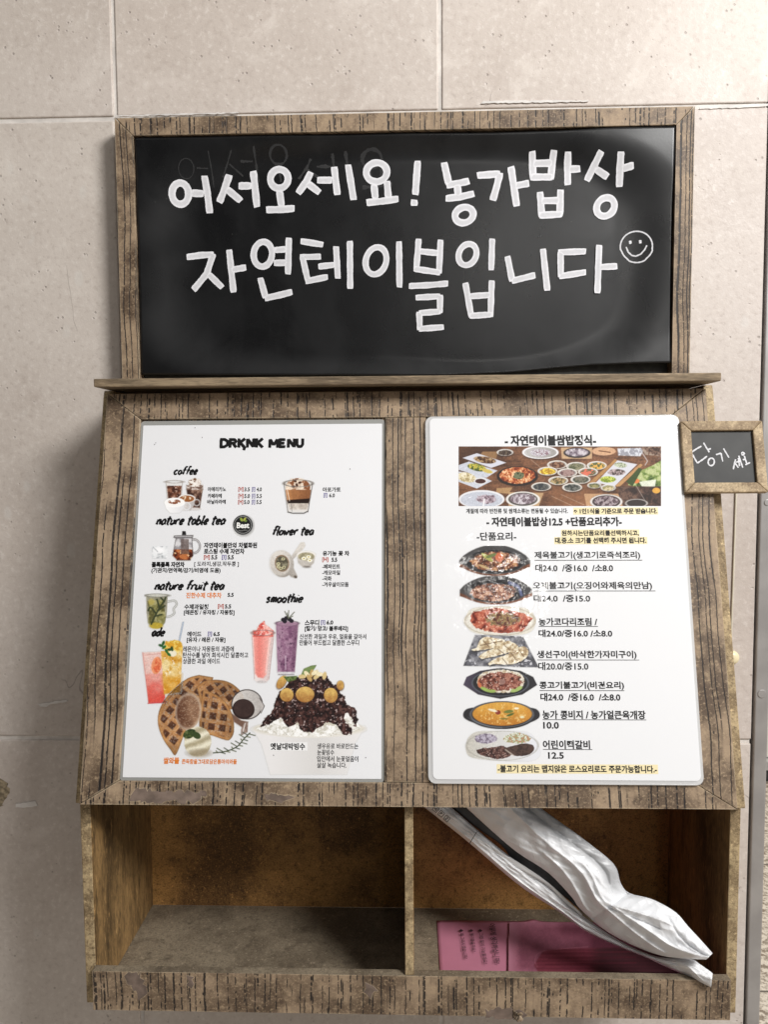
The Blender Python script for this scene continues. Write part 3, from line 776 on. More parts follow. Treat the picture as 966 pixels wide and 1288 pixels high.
def ink_mat(name, amt, rough, wav, seed):
    g = G(name); g.set(Base_Color=g.attr('ink'), Roughness=.6, Specular_IOR_Level=.2); laminate_coat(g, amt, rough, wav, seed); return g.m
def toner(name, col, amt, rough, wav, seed):
    g = G(name); g.set(Base_Color=(*[float(v) for v in s2l(np.array(col) / 255.)], 1), Roughness=.6, Specular_IOR_Level=.2); laminate_coat(g, amt, rough, wav, seed); return g.m
def pouch_mat(name, col, al):
    g = G(name); g.set(Base_Color=(*col, 1), Roughness=.22, Specular_IOR_Level=.6, Alpha=al); laminate_coat(g, .6, .12, .5, 3.0); return g.m

TEXTS = {}
def glyphs(s, off=0.0, shear=0.0):
    key = (s, off, shear)
    if key not in TEXTS:
        cu = bpy.data.curves.new('t', 'FONT'); cu.body = s; cu.size = 1; cu.resolution_u = 3; cu.offset = off; cu.shear = shear
        o = bpy.data.objects.new('t', cu); C.objects.link(o)
        me = bpy.data.meshes.new_from_object(o.evaluated_get(bpy.context.evaluated_depsgraph_get()))
        v = np.array([tuple(q.co) for q in me.vertices])[:, :2]; f = [tuple(p.vertices) for p in me.polygons]
        bpy.data.objects.remove(o); bpy.data.curves.remove(cu); bpy.data.meshes.remove(me)
        lo, hi = v.min(0), v.max(0); TEXTS[key] = ((v - lo) / (hi - lo), f)
    return TEXTS[key]
def text_block(name, F, items, mat, parent, z):
    """items: (string, x0, x1, ytop, ybottom, boldness[, shear]) in photo px; the words are set square to the page"""
    for it_ in items:
        V = []; Fc = []
        s, x0, x1, yt, yb = it_[:5]; off = BOLD + (it_[5] if len(it_) > 5 else .008); sh_ = it_[6] if len(it_) > 6 else 0
        v, f = glyphs(s, off, sh_)
        ax, ay = map(float, on(F, x0, yb, z)); bx, by = map(float, on(F, x1, yb, z)); tx, ty = map(float, on(F, x0, yt, z))
        ym = .5 * (ay + by) if abs(by - ay) > .0004 and (x1 - x0) > 60 else ay
        b0 = len(V)
        for p in v: V.append((ax + (bx - ax) * p[0], ay + (by - ay) * p[0] * .35 + (ty - ay) * p[1], z))
        Fc += [tuple(b0 + i for i in q) for q in f]
        nm = name
        if name in ('item_lettering', 'dish_lettering'): nm = 'price' if s[0] in '0123456789대' else ('caption' if s[0] in '[(-' else 'item_name')
        o = link(nm, pymesh(nm, V, Fc), mat, parent, fmat(F))
    return o
BOLD = .013

# single-stroke brush letters for the headings (unit box, baseline 0, x-height .55)
BR = {'c': [[(.42, .45), (.26, .55), (.08, .38), (.04, .15), (.16, 0), (.40, .08)]],
 'o': [[(.25, .55), (.07, .38), (.05, .12), (.2, 0), (.38, .12), (.42, .38), (.25, .55)]],
 'f': [[(.52, .92), (.38, 1.0), (.26, .85), (.14, 0)], [(.04, .52), (.44, .58)]],
 'e': [[(.06, .26), (.38, .34), (.38, .5), (.24, .56), (.08, .4), (.05, .14), (.18, 0), (.40, .10)]],
 'n': [[(.08, .55), (.04, 0)], [(.06, .34), (.24, .55), (.38, .48), (.36, 0)]],
 'a': [[(.40, .50), (.22, .56), (.06, .36), (.06, .08), (.2, 0), (.36, .2), (.42, .54)], [(.42, .54), (.38, 0)]],
 't': [[(.24, .92), (.14, .06), (.30, 0)], [(.0, .60), (.48, .66)]],
 'u': [[(.07, .55), (.04, .12), (.16, 0), (.34, .14)], [(.40, .55), (.36, 0)]],
 'r': [[(.08, .55), (.04, 0)], [(.06, .32), (.22, .54), (.42, .52)]],
 'b': [[(.12, 1.0), (.04, .06), (.22, 0), (.40, .16), (.36, .42), (.18, .48), (.08, .34)]],
 'l': [[(.16, 1.0), (.06, .06), (.18, 0)]],
 'w': [[(.04, .55), (.08, .04), (.24, .34), (.34, .03), (.52, .55)]],
 'i': [[(.10, .55), (.04, 0)], [(.14, .76), (.15, .82)]],
 'd': [[(.38, .42), (.22, .5), (.06, .34), (.06, .08), (.2, 0), (.36, .2)], [(.46, 1.0), (.36, 0)]],
 's': [[(.40, .50), (.22, .56), (.12, .42), (.34, .22), (.26, .02), (.04, .06)]],
 'm': [[(.07, .55), (.04, 0)], [(.06, .36), (.2, .55), (.3, .46), (.28, 0)], [(.30, .38), (.44, .55), (.56, .46), (.52, 0)]],
 'h': [[(.14, 1.0), (.04, 0)], [(.06, .34), (.24, .55), (.38, .46), (.36, 0)]], ' ': []}
BW = {'w': .66, 'm': .70, 'l': .28, 'i': .27, ' ': .34, 't': .46, 'f': .50, 'r': .46}
def brush_words(name, F, items, mat, parent, z):
    for s, x0, x1, yt, yb in items:
        sts = []
        tot = sum(BW.get(ch, .54) for ch in s) + .3
        ax, ay = map(float, on(F, x0, yb, z)); bx, by = map(float, on(F, x1, yb, z)); ty = float(on(F, x0, yt, z)[1])
        h = ty - ay; sc = (bx - ax) / tot; x = 0
        for ch in s:
            for st in BR[ch]:
                q = smooth([(a * 1.0, b) for a, b in st])
                sts.append(([(ax + (x + a + .24 * b) * sc, ay + b * h) for a, b in q], h * .225, False))
            x += BW.get(ch, .54)
        link(name, strokes_mesh(name, sts, lambda x, y: 0.0, z, thick=.00001, jit=.16, lay=.0000006), mat, parent, fmat(F))
def smooth(pts, k=3):
    if len(pts) < 3: return pts
    p = [np.array(q, float) for q in pts]; out = []
    for i in range(len(p) - 1):
        p0, p1, p2_, p3 = p[max(i - 1, 0)], p[i], p[i + 1], p[min(i + 2, len(p) - 1)]
        for j in range(k):
            t = j / k; out.append(.5 * ((2 * p1) + (-p0 + p2_) * t + (2 * p0 - 5 * p1 + 4 * p2_ - p3) * t * t + (-p0 + 3 * p1 - 3 * p2_ + p3) * t ** 3))
    out.append(p[-1]); return [tuple(q) for q in out]

def quad_sheet(name, F, px4, z0, z1, r, mat, parent, bev=0):
    """a sheet through four photo points, squared up on its plane"""
    q = [p2_at(F, *p, z1) for p in px4]
    x0 = .5 * (q[0][0] + q[3][0]); x1 = .5 * (q[1][0] + q[2][0]); y1 = .5 * (q[0][1] + q[1][1]); y0 = .5 * (q[2][1] + q[3][1])
    return prism(name, rrect(x0, y0, x1, y1, r), z0, z1, mat, parent, F, bev)
def p2_at(F, px, py, z): x, y = on(F, px, py, z); return float(x), float(y)

# ================================================================ left sheet: the drinks menu
ZD = -.0016
la, lr, lw, ls = .45, .16, .30, 1.0
drink = empty('drink_menu', fmat(frame(PANEL[0] + PANEL[1] * p2(PANEL, 315, 983)[0] + PANEL[2] * p2(PANEL, 315, 983)[1], *PANEL[1:])),
              'laminated white drink menu with waffle, shaved ice and coffee pictures, left one on the rack', 'menu')
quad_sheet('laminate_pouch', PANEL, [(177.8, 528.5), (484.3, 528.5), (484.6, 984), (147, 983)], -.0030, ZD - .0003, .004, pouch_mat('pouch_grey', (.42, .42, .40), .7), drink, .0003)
PAPER_L = paper_mat('paper_left', (.79, .795, .815), la, lr, lw, ls)
dp = quad_sheet('paper_sheet', PANEL, [(182, 534.5), (480.5, 533.5), (479.8, 980), (151.5, 977.5)], ZD - .0002, ZD, .0006, PAPER_L, drink)
INK_L = ink_mat('printed_ink_left', la, lr, lw, ls)
BLACK_L = toner('black_toner', (14, 13, 14), la, lr, lw, ls); GREY_L = toner('dark_grey_toner', (44, 42, 44), la, lr, lw, ls)
RED_L = toner('red_toner', (176, 66, 44), la, lr, lw, ls); LILAC_L = toner('lilac_toner', (118, 112, 160), la, lr, lw, ls); ORANGE_L = toner('orange_toner', (226, 128, 48), la, lr, lw, ls)
ZP, ZT = ZD + .00008, ZD + .00020
brush_words('brush_heading', PANEL, [('coffee', 218, 251, 587, 596.6), ('nature table tea', 196, 286.5, 648.5, 659.6), ('flower tea', 342, 397.5, 662, 672.8),
    ('nature fruit tea', 194, 285, 730.5, 741.6), ('smoothie', 334, 384, 746.5, 757.6), ('ade', 190.4, 209.5, 789, 800)], BLACK_L, dp, ZT)
CAP = {'D': [[(.12, .06), (.12, .94)], [(.0, .90), (.45, .90), (.74, .70), (.74, .30), (.45, .10), (.0, .10)]], 'R': [[(.14, 0), (.14, .94)], [(.02, .88), (.55, .88), (.70, .70), (.55, .50), (.2, .48)], [(.42, .48), (.74, .02)]],
       'K': [[(.14, 0), (.14, 1)], [(.72, .98), (.26, .52), (.74, .0)]], 'k': [[(.14, 0), (.14, 1)], [(.72, .98), (.26, .56), (.70, .0), (.62, -.28)]], 'N': [[(.12, 0), (.12, .96)], [(.14, .92), (.68, .08)], [(.70, .04), (.70, 1)]],
       'M': [[(.12, 0), (.14, .96)], [(.16, .92), (.50, .28)], [(.50, .28), (.84, .92)], [(.86, .96), (.90, 0)]], 'E': [[(.13, 0), (.13, 1)], [(.02, .89), (.66, .89)], [(.1, .5), (.58, .5)], [(.02, .11), (.68, .11)]], 'U': [[(.12, 1), (.12, .36), (.26, .12), (.54, .12), (.68, .36), (.68, 1)]]}
def block_words(name, F, s, x0, x1, yt, yb, mat, parent, z):
    adv = [.98 if c == 'M' else .84 for c in s]; ax, ay = p2_at(F, x0, yb, z); bx, by = p2_at(F, x1, yb, z); ty = p2_at(F, x0, yt, z)[1]
    sc = (bx - ax) / (sum(adv) - .08); h = ty - ay; x = 0; sts = []
    for c, d in zip(s, adv):
        for st in CAP[c]: sts.append(([(ax + (x + p) * sc, ay + q * h) for p, q in st], h * .325, False))
        x += d
    return link(name, strokes_mesh(name, sts, lambda x, y: 0.0, z, thick=.00001, jit=.02, lay=.0000006), mat, parent, fmat(F))
block_words('title_word', PANEL, 'DRkNK', 276, 330.5, 551.6, 563.2, BLACK_L, dp, ZT); block_words('title_word', PANEL, 'MENU', 337.5, 381.5, 551.8, 563.2, BLACK_L, dp, ZT)
text_block('item_lettering', PANEL, [
    ('아메리카노', 260.8, 284, 612.4, 618.2), ('3.5', 307, 314, 613, 618), ('4.0', 322.4, 329, 613, 618), ('카페라떼', 261, 278.5, 620.8, 626.6), ('5.0', 307, 314, 621.4, 626.4), ('5.5', 322.4, 329, 621.4, 626.4),
    ('바닐라라떼', 260.3, 283.5, 628.3, 634), ('5.0', 306.6, 313.6, 629, 634), ('5.5', 322.2, 328.8, 629, 634),
    ('아포가토', 405.7, 428.5, 612.8, 618.8), ('6.0', 414, 421, 620.6, 625.5),
    ('유기농 꽃 차', 405.7, 439.3, 692.8, 699.2, .02), ('5.5', 417, 424, 701.4, 706.7, .02),
    ('자연테이블만의 차별화된', 256, 323, 682.3, 689.6, .02), ('로스팅 수제 자연차', 256, 307.2, 690, 697, .02), ('5.5', 265.3, 273, 698.3, 703.7, .02), ('5.5', 286, 293.6, 698.3, 703.7, .02),
    ('콜록콜록 자연차', 190.2, 231.7, 706.6, 713.6, .03), ('(기관지/면역력/감기/비염에 도움)', 189.8, 277, 714.2, 721.4, .016),
    ('5.5', 286, 293.6, 745.8, 750.7, .02), ('수제과일청', 231.4, 261.6, 759.8, 766.6, .014), ('5.5', 282.6, 290.4, 760.2, 765.4, .02), ('[레몬청 / 유자청 / 자몽청]', 230.8, 294.5, 767, 774.2, .014),
    ('에이드', 235, 253, 794.2, 800.8, .014), ('6.5', 268, 276, 794.8, 800, .02), ('[유자 / 레몬 / 자몽]', 234.5, 283, 801.4, 808.6, .014),
    ('스무디', 383.2, 401.3, 779.6, 787, .02), ('6.0', 410.6, 419, 780.2, 785.6, .02), ('[딸기/ 망고/ 블루베리]', 383.2, 437.6, 787.2, 794.6, .016),
    ('옛날대박빙수', 339.8, 383.6, 934.4, 943.2, .02)], BLACK_L, dp, ZT)
text_block('note_lettering', PANEL, [
    ('-페퍼민트', 405.3, 427.7, 709.6, 715.6), ('-캐모마일', 405.3, 427.7, 717.2, 723.2), ('-국화', 405.3, 417, 724.7, 730.6), ('-겨우살이모둠', 405.3, 438.5, 732, 738.2),
    ('[ 도라지,생강,작두콩 ]', 243.9, 300, 706.2, 713.2, .002), ('레몬이나 자몽등의 과즙에', 229.9, 293.8, 812.7, 819.7, .002), ('탄산수를 넣어 희석시킨 달콤하고', 229.5, 311.9, 820.4, 827.4, .002), ('상큼한 과일 에이드', 229.5, 276.5, 828, 835, .002),
    ('신선한 과일과 우유, 얼음을 갈아서', 376.7, 460.6, 797.2, 804.4, .002), ('만들어 부드럽고 달콤한 스무디', 376.5, 451.6, 804.8, 811.8, .002),
    ('생우유로 바로만드는', 398.9, 450.7, 934.8, 942, .002), ('눈꽃빙수', 398.9, 420.3, 942.8, 950, .002), ('입안에서 눈꽃얼음이', 398.5, 450.7, 950.8, 958, .002), ('살살 녹습니다.', 398.5, 435.8, 958.8, 966, .002)], GREY_L, dp, ZT)
text_block('hot_mark_lettering', PANEL, [('[H]', 299.5, 305.8, 612.6, 618.6), ('[H]', 299.5, 305.8, 621, 627), ('[H]', 299.2, 305.5, 628.6, 634.6), ('[H]', 405.3, 412.8, 701, 707.2), ('[H]', 256, 263.4, 698, 704.2),
    ('[H]', 273.7, 281, 759.8, 766)], RED_L, dp, ZT)
text_block('ice_mark_lettering', PANEL, [('[I]', 316.6, 320.7, 612.6, 618.6), ('[I]', 316.6, 320.7, 621, 627), ('[I]', 316.4, 320.5, 628.6, 634.6), ('[I]', 407, 411.5, 620.2, 626), ('[I]', 278.7, 284.3, 698, 704.2),
    ('[I]', 261, 266.2, 794.4, 800.6), ('[I]', 403.5, 408.8, 780, 786.2)], LILAC_L, dp, ZT)
text_block('orange_lettering', PANEL, [('진한수제 대추차', 233.6, 278.3, 745.2, 752.4), ('쌀와플', 205, 225, 952.6, 960.8, .02), ('쫀득함을그대로담은통마의와플', 228.3, 297.5, 954.6, 961, .01)], ORANGE_L, dp, ZT)

def glass(I, x0, x1, y0, y1, t0, t1, liquid, fill, rim=(150, 140, 132), seed=0):
    """tumbler seen from the side: outline, liquid from 'fill' down, thick base"""
    I.poly([(x0, y0), (x1, y0), (x1 - t1, y1), (x0 + t0, y1)], (226, 224, 222), al=.75)
    k = (fill - y0) / (y1 - y0); yb = y1 - 2.2
    I.poly([(x0 + t0 * k + .6, fill), (x1 - t1 * k - .6, fill), (x1 - t1 - .8, yb), (x0 + t0 + .8, yb)], liquid)
    for a, b in (((x0, y0), (x0 + t0, y1)), ((x1, y0), (x1 - t1, y1))): I.line([a, b], .7, rim, .7)
    I.line([(x0 + t0, y1), (x1 - t1, y1)], 1.0, rim, .8); I.ring((x0 + x1) / 2, y0, (x1 - x0) / 2, 1.6, .6, rim, al=.9)
def cup(I, cx, cy, rx, ry, col, top, depth, handle=1):
    I.ring(cx + handle * rx * 1.15, cy + depth * .35, rx * .34, ry * .75, 1.5, col[1])
    I.poly([(cx - rx, cy), (cx + rx, cy), (cx + rx * .82, cy + depth * .6), (cx + rx * .45, cy + depth), (cx - rx * .45, cy + depth), (cx - rx * .82, cy + depth * .6)],
           I.mixc(col[0], col[1], np.clip((I.X - cx + rx) / (2 * rx), 0, 1)), soft=1.3)
    I.ellipse(cx, cy, rx, ry, col[0]); I.ellipse(cx, cy + .4, rx * .86, ry * .8, top)

I = Ink(203, 598, 258, 648, seed=1)
glass(I, 208.5, 229.2, 606, 629, 1.7, 1.7, I.food([(70, 36, 24), (112, 66, 46), (146, 96, 72)], .2, hi=(196, 160, 140)), 611)
I.poly([(234, 615), (255, 615), (251, 640), (238, 640)], I.food([(60, 36, 28), (98, 66, 52), (150, 116, 96)], .14)); I.poly([(234, 610), (255, 610), (255, 616), (234, 616)], I.food([(120, 92, 78), (214, 200, 190)], .3), wob=2)
I.ellipse(244.5, 607, 8, 5.5, I.food([(120, 84, 60), (232, 222, 212), (245, 240, 232)], .35), wob=2); I.line([(234, 612), (238, 640)], .6, (150, 140, 134), .7); I.line([(255, 612), (251, 640)], .6, (150, 140, 134), .7)
I.ellipse(245, 640, 6.5, 1.6, (214, 208, 206))
cup(I, 234.5, 627, 11, 5.2, ((238, 234, 232), (176, 170, 168)), I.mixc((156, 92, 44), (238, 214, 184), sst(.52, .6, I.n(.3, 4)) * (I.dell(233, 627, 7, 3) < 0)), 15)
cup(I, 219.5, 632, 13, 6, ((250, 250, 250), (222, 222, 226)), I.mixc((248, 246, 244), (146, 84, 54), sst(.40, .56, I.n(.4, 2)) * (I.dell(219, 631, 8, 3) < 0)), 13)
I.make('coffee_picture', PANEL, INK_L, dp, ZP)

I = Ink(354, 599, 396, 648, seed=2)
I.poly([(357, 607), (393, 607), (387, 644), (362, 644)], (222, 218, 214), al=.9)
I.ellipse(374.5, 613, 15.5, 11.5, I.mixc((232, 212, 190), (138, 82, 48), sst(.42, .6, I.n(.16, 1)))); I.poly([(359, 616), (391, 616), (389, 631), (361, 631)], I.mixc((196, 132, 78), (112, 64, 36), np.clip((I.X - 358) / 34, 0, 1) * .7 + .5 * (I.n(.2, 2) - .3)))
I.poly([(361, 629), (389.5, 627), (388, 634), (362, 634)], (34, 18, 12), soft=2); I.poly([(362, 633), (388, 633), (386, 641), (364, 641)], I.mixc((232, 224, 214), (170, 156, 144), I.n(.2, 6)))
for a, b in ((366, 604), (371, 605), (377, 607), (373, 610), (380, 612), (369, 612)): I.ellipse(a, b, 2.3, 1.5, (74, 40, 24) if a % 2 else (232, 216, 198), rot=a * 20)
I.ring(375, 608, 18, 4.4, .8, (128, 122, 116)); I.line([(357, 609), (362, 644)], .8, (110, 104, 100)); I.line([(393, 609), (387, 644)], .8, (90, 82, 78)); I.line([(362, 644), (368, 645.5), (382, 645.5), (387, 643)], 1.2, (70, 66, 64)); I.line([(366, 634), (367, 643)], .8, (80, 76, 74), .5); I.line([(361, 615), (364, 630)], 1.1, (250, 240, 228), .7)
I.make('affogato_picture', PANEL, INK_L, dp, ZP)

I = Ink(290, 645, 321, 676, seed=3)
I.ellipse(306.3, 661.2, 12.8, 12.8, (120, 120, 120), soft=4, al=.6); I.ellipse(305.2, 660.2, 12.3, 12.3, (24, 24, 25)); I.ring(305.2, 660.2, 10.6, 10.6, .6, (210, 210, 208), al=.9)
I.ellipse(303.5, 653.5, 1.6, 2.6, (150, 170, 60), rot=-30); I.ellipse(307.4, 653.2, 1.4, 2.8, (176, 180, 70), rot=35); I.ellipse(309, 655.4, 1.0, 1.6, (120, 150, 60), rot=60)
for a in range(7): I.ellipse(300.4 + a * 1.6, 667.2 + .5 * math.sin(a), .45, .45, (200, 200, 196))
bd = I.make('best_badge', PANEL, INK_L, dp, ZP)
text_block('badge_lettering', PANEL, [('Best', 297.3, 313.2, 657.2, 664.4, .02)], toner('white_toner', (244, 244, 240), la, lr, lw, ls), bd, ZT)

I = Ink(213, 667, 256, 707, seed=4)
I.ring(243.5, 687, 7.6, 8.6, 2.4, (120, 116, 118)); I.ring(243.5, 687, 7.6, 8.6, .9, (210, 208, 210))
I.poly([(221, 676), (241, 676), (242.5, 699), (239, 704.5), (222, 704.5), (216.5, 699)], I.mixc((214, 212, 214), (150, 146, 150), sst(.4, .6, I.n(.12, 1))))
I.poly([(218, 691), (242, 691), (242.5, 699), (239, 704), (222, 704), (217, 699)], I.food([(70, 26, 14), (140, 62, 30), (196, 112, 58)], .12, hi=(236, 190, 140)))
I.poly([(227, 678), (237, 678), (237.5, 697), (227, 697)], I.mixc((120, 104, 100), (70, 50, 44), I.n(.3, 5)), al=.7); I.poly([(219, 673.5), (243, 673), (242, 677), (221, 677.5), (217.5, 676)], (110, 106, 108)); I.line([(220, 675), (241, 675)], .7, (230, 230, 232))
I.poly([(229, 668), (233, 668), (234, 673), (228.5, 673)], (28, 27, 29)); I.line([(221, 677), (217, 699)], .8, (96, 92, 94), .8); I.line([(241, 677), (242.5, 699)], .8, (80, 76, 78), .8); I.line([(222, 704.5), (239, 704.5)], 1, (90, 50, 36))
I.make('teapot_picture', PANEL, INK_L, dp, ZP)
I = Ink(190.5, 687, 210, 702.5, seed=5, bg=(206, 208, 210))
I.c = I.mixc((236, 238, 240), (170, 174, 178), sst(.35, .65, I.n(.12, 1, 3))); I.ellipse(200, 692, 6, 3.5, (250, 250, 252), soft=4); I.line([(192, 688), (198, 694)], 1.2, (140, 146, 152), .6); I.line([(193, 701), (206, 697)], 1.2, (244, 246, 248), .7)
I.make('steam_picture', PANEL, INK_L, dp, ZP)

I = Ink(338, 679, 399, 730, seed=6)
pc = lambda: I.mixc((214, 208, 200), (150, 142, 134), np.clip((I.Y - 690) / 40 + (I.n(.1, 2) - .5) * .6, 0, 1))
I.poly([(367, 699), (375, 687), (378, 682.5), (382.5, 682), (384, 686), (381, 691), (373, 699), (368, 704)], pc(), soft=1.4)
I.poly([(360, 720), (368, 712), (374, 725), (371.5, 727.5), (366, 725.5)], pc(), soft=1.4); I.ellipse(371.6, 725.6, 2.2, 1.5, (96, 84, 74), rot=30)
I.ellipse(354.5, 709, 14.8, 17, pc(), rot=-12, soft=1.3); I.ellipse(352, 709, 13, 15.5, (224, 218, 210), rot=-12, soft=3, al=.6); I.ring(354.5, 708.5, 8.4, 9.8, 1.3, (140, 112, 84), rot=-8)
I.ellipse(354.5, 708.5, 7.7, 9.1, I.food([(84, 78, 62), (120, 114, 92), (146, 140, 116)], .2), rot=-8)
for a, b in ((350, 713), (353, 715), (357, 713.5), (356, 703), (350, 709)): I.ring(a, b, 1.7, 1.3, .9, (214, 206, 160))
I.poly([(373, 697), (397, 697), (394.5, 708), (389, 713.5), (381, 713.5), (375, 708)], pc(), soft=1.3); I.ellipse(385, 698.5, 12, 5.6, (232, 228, 222)); I.ellipse(385, 700, 10.4, 5.2, I.food([(150, 142, 112), (178, 170, 138)], .2))
for a, b in ((382, 702.5), (388, 700.5), (389.5, 705)): I.ring(a, b, 2.1, 1.5, 1.2, (248, 246, 226)); I.ellipse(a, b, .9, .7, (214, 182, 70))
I.ellipse(386, 713, 4, 1.2, (96, 88, 82), soft=2, al=.7)
I.make('flower_tea_picture', PANEL, INK_L, dp, ZP)

I = Ink(181, 746, 224, 793, seed=7)
I.line(smooth([(210, 757), (219, 755.5), (222, 760), (218, 766), (219, 771), (214, 775), (208, 776)], 4), 2.4, (150, 150, 146)); I.line(smooth([(210, 757), (219, 755.5), (222, 760), (218, 766), (219, 771), (214, 775), (208, 776)], 4), .9, (226, 228, 226))
I.poly([(183.5, 748.5), (210.5, 748.5), (209.5, 770), (207.5, 783), (202, 790), (191, 790), (185.5, 784), (184, 770)], I.mixc((176, 172, 150), (126, 122, 100), I.n(.12, 1)))
I.poly([(185, 756), (205, 754), (208, 776), (206, 784), (201, 789), (192, 789), (186, 783), (187, 770)], I.food([(96, 92, 50), (136, 132, 76), (170, 164, 112)], .14)); I.ellipse(196, 787, 8.5, 4, (190, 164, 50), soft=2); I.ellipse(190, 757, 4, 4, (186, 170, 84), soft=3, al=.8)
for p in ([(190, 785), (196, 772), (206, 756)], [(196, 772), (189, 764), (186, 768)], [(198, 768), (207, 762)], [(200, 764), (197, 754)], [(195, 775), (203, 773)], [(206, 756), (202, 752)], [(206, 757), (208, 751)]): I.line(smooth(p, 4), 2.2, (54, 62, 38), .9)
I.ring(197, 749, 13.4, 1.9, .8, (120, 118, 108)); I.ellipse(197, 749, 13, 1.6, (206, 206, 196), al=.8)
I.make('fruit_tea_picture', PANEL, INK_L, dp, ZP)

I = Ink(177, 781, 232, 888, seed=8)
I.line([(230, 783), (224.5, 809)], 1.8, (120, 140, 168)); I.line([(230, 783), (224.5, 809)], .6, (226, 232, 240))
I.poly([(179, 821), (202, 820), (208, 884), (186.5, 885)], I.mixc((236, 190, 178), (226, 74, 62), np.clip((I.Y - 838) / 38, 0, 1) * .9 + (I.n(.15, 3) - .5) * .5), soft=1.2)
I.poly([(179, 821), (202, 820), (203, 846), (182, 848)], I.mixc((238, 220, 216), (230, 176, 164), I.n(.25, 2)), soft=4, al=.8)
I.ellipse(196.5, 837, 6.5, 11, (240, 150, 104), rot=10); I.ellipse(197.5, 837, 5, 9, I.food([(224, 98, 60), (240, 140, 92)], .3), rot=10); I.line([(179, 821), (186.5, 885)], .7, (214, 120, 112)); I.line([(186, 884.6), (209, 883.4)], 1.4, (210, 80, 84)); I.line([(182, 824), (203, 822)], .7, (206, 130, 120), .7)
I.poly([(202, 819), (229.5, 817), (226, 870), (206, 873)], I.food([(206, 140, 34), (222, 164, 62), (232, 192, 104), (238, 212, 150)], .1, hi=(246, 232, 196)), soft=1.2); I.poly([(203, 850), (228, 848), (226, 870), (206, 873)], (222, 150, 34), soft=8, al=.6)
I.ellipse(219, 813.5, 10.5, 8.5, I.food([(216, 160, 44), (232, 190, 70), (244, 220, 130)], .2), wob=2); I.poly([(208, 806), (228, 811), (229.5, 818), (205, 817)], I.food([(220, 160, 40), (240, 204, 90)], .2), soft=1.5); I.ellipse(217, 822, 5, 4, (240, 232, 206), soft=2); I.ellipse(209, 836, 4.6, 6, (240, 218, 158), soft=3, al=.8); I.ellipse(220, 846, 5, 6, (240, 210, 140), soft=3, al=.7)
for a, b, r_ in ((202, 812, 20), (206, 814, -40), (209, 819, 60), (213, 817, 0), (205, 809, -70), (212, 823, 40), (216, 816, 80)): I.ellipse(a, b, 3.2, 1.7, (42, 78 + (a % 3) * 14, 44), rot=r_)
I.line([(206, 872.5), (226, 870)], 1, (206, 150, 60))
I.make('ade_picture', PANEL, INK_L, dp, ZP)

I = Ink(314, 764, 379, 862, seed=9)
I.poly([(316.5, 795), (344.5, 795), (338, 855), (334, 858.5), (324, 858.5), (319.5, 855)], I.mixc((240, 232, 230), (214, 190, 188), np.clip((I.X - 316) / 28, 0, 1)), soft=1.2)
I.poly([(318, 800), (341, 798), (335, 848), (331, 853), (324, 852), (320.5, 847)], I.mixc((238, 128, 118), (244, 178, 168), np.clip(np.abs(I.X - 326) / 13, 0, 1)), soft=3); I.poly([(318, 793), (344, 793), (343, 801), (318, 801)], I.food([(216, 86, 76), (236, 130, 118)], .2), soft=2)
I.poly([(322, 792), (327, 785), (332, 781), (333.5, 785), (339, 789), (343, 794), (338, 800), (322, 799)], I.food([(206, 70, 64), (232, 112, 100), (244, 178, 168)], .2, hi=(250, 224, 218)), wob=2.5)
I.ring(330.5, 796, 14, 3.4, .7, (140, 110, 108), al=.9); I.line([(316.5, 796), (320, 854)], .7, (196, 160, 158)); I.line([(344.5, 796), (338, 854)], .7, (190, 156, 154)); I.ellipse(329, 857.5, 6, 1.6, (196, 190, 190), al=.8); I.line([(339, 803), (334, 846)], 1.6, (252, 232, 228), .6, 2)
I.poly([(347, 783), (375, 783), (370.5, 846), (349, 846)], I.food([(124, 80, 112), (148, 104, 134), (164, 124, 150)], .12), soft=1.1); I.poly([(347, 785), (353, 785), (353, 845), (349, 845)], (176, 142, 164), soft=4, al=.6); I.poly([(369, 785), (375, 785), (370, 845), (366, 845)], (112, 72, 100), soft=4, al=.6)
sp_ = sst(.70, .76, I.n(.5, 7, 2)) * (I.dpoly([(348, 786), (374, 786), (370, 843), (350, 843)]) < 0); I.lay(sp_ * .7, (74, 42, 70)); I.line([(359, 825), (359, 842)], 1.3, (206, 182, 200), .8); I.ring(361, 784, 14, 3.2, .7, (112, 90, 106)); I.ellipse(361, 784.5, 13, 2.8, (160, 122, 146))
I.poly([(349, 845), (370.5, 845), (369.5, 848.5), (350, 848.5)], (208, 204, 208)); I.line([(350, 848.6), (369.5, 848.6)], .8, (120, 112, 120))
for a, b in ((356, 779.5), (360, 777.5), (364, 779), (366.5, 781), (358, 781.5)): I.ellipse(a, b, 2.8, 2.5, (34, 28, 38))
for e in ((358, 769), (363, 768), (370, 770), (368, 775), (361, 771)): I.line([(362.5, 778), e], .9, (84, 88, 70))
I.make('smoothie_picture', PANEL, INK_L, dp, ZP)

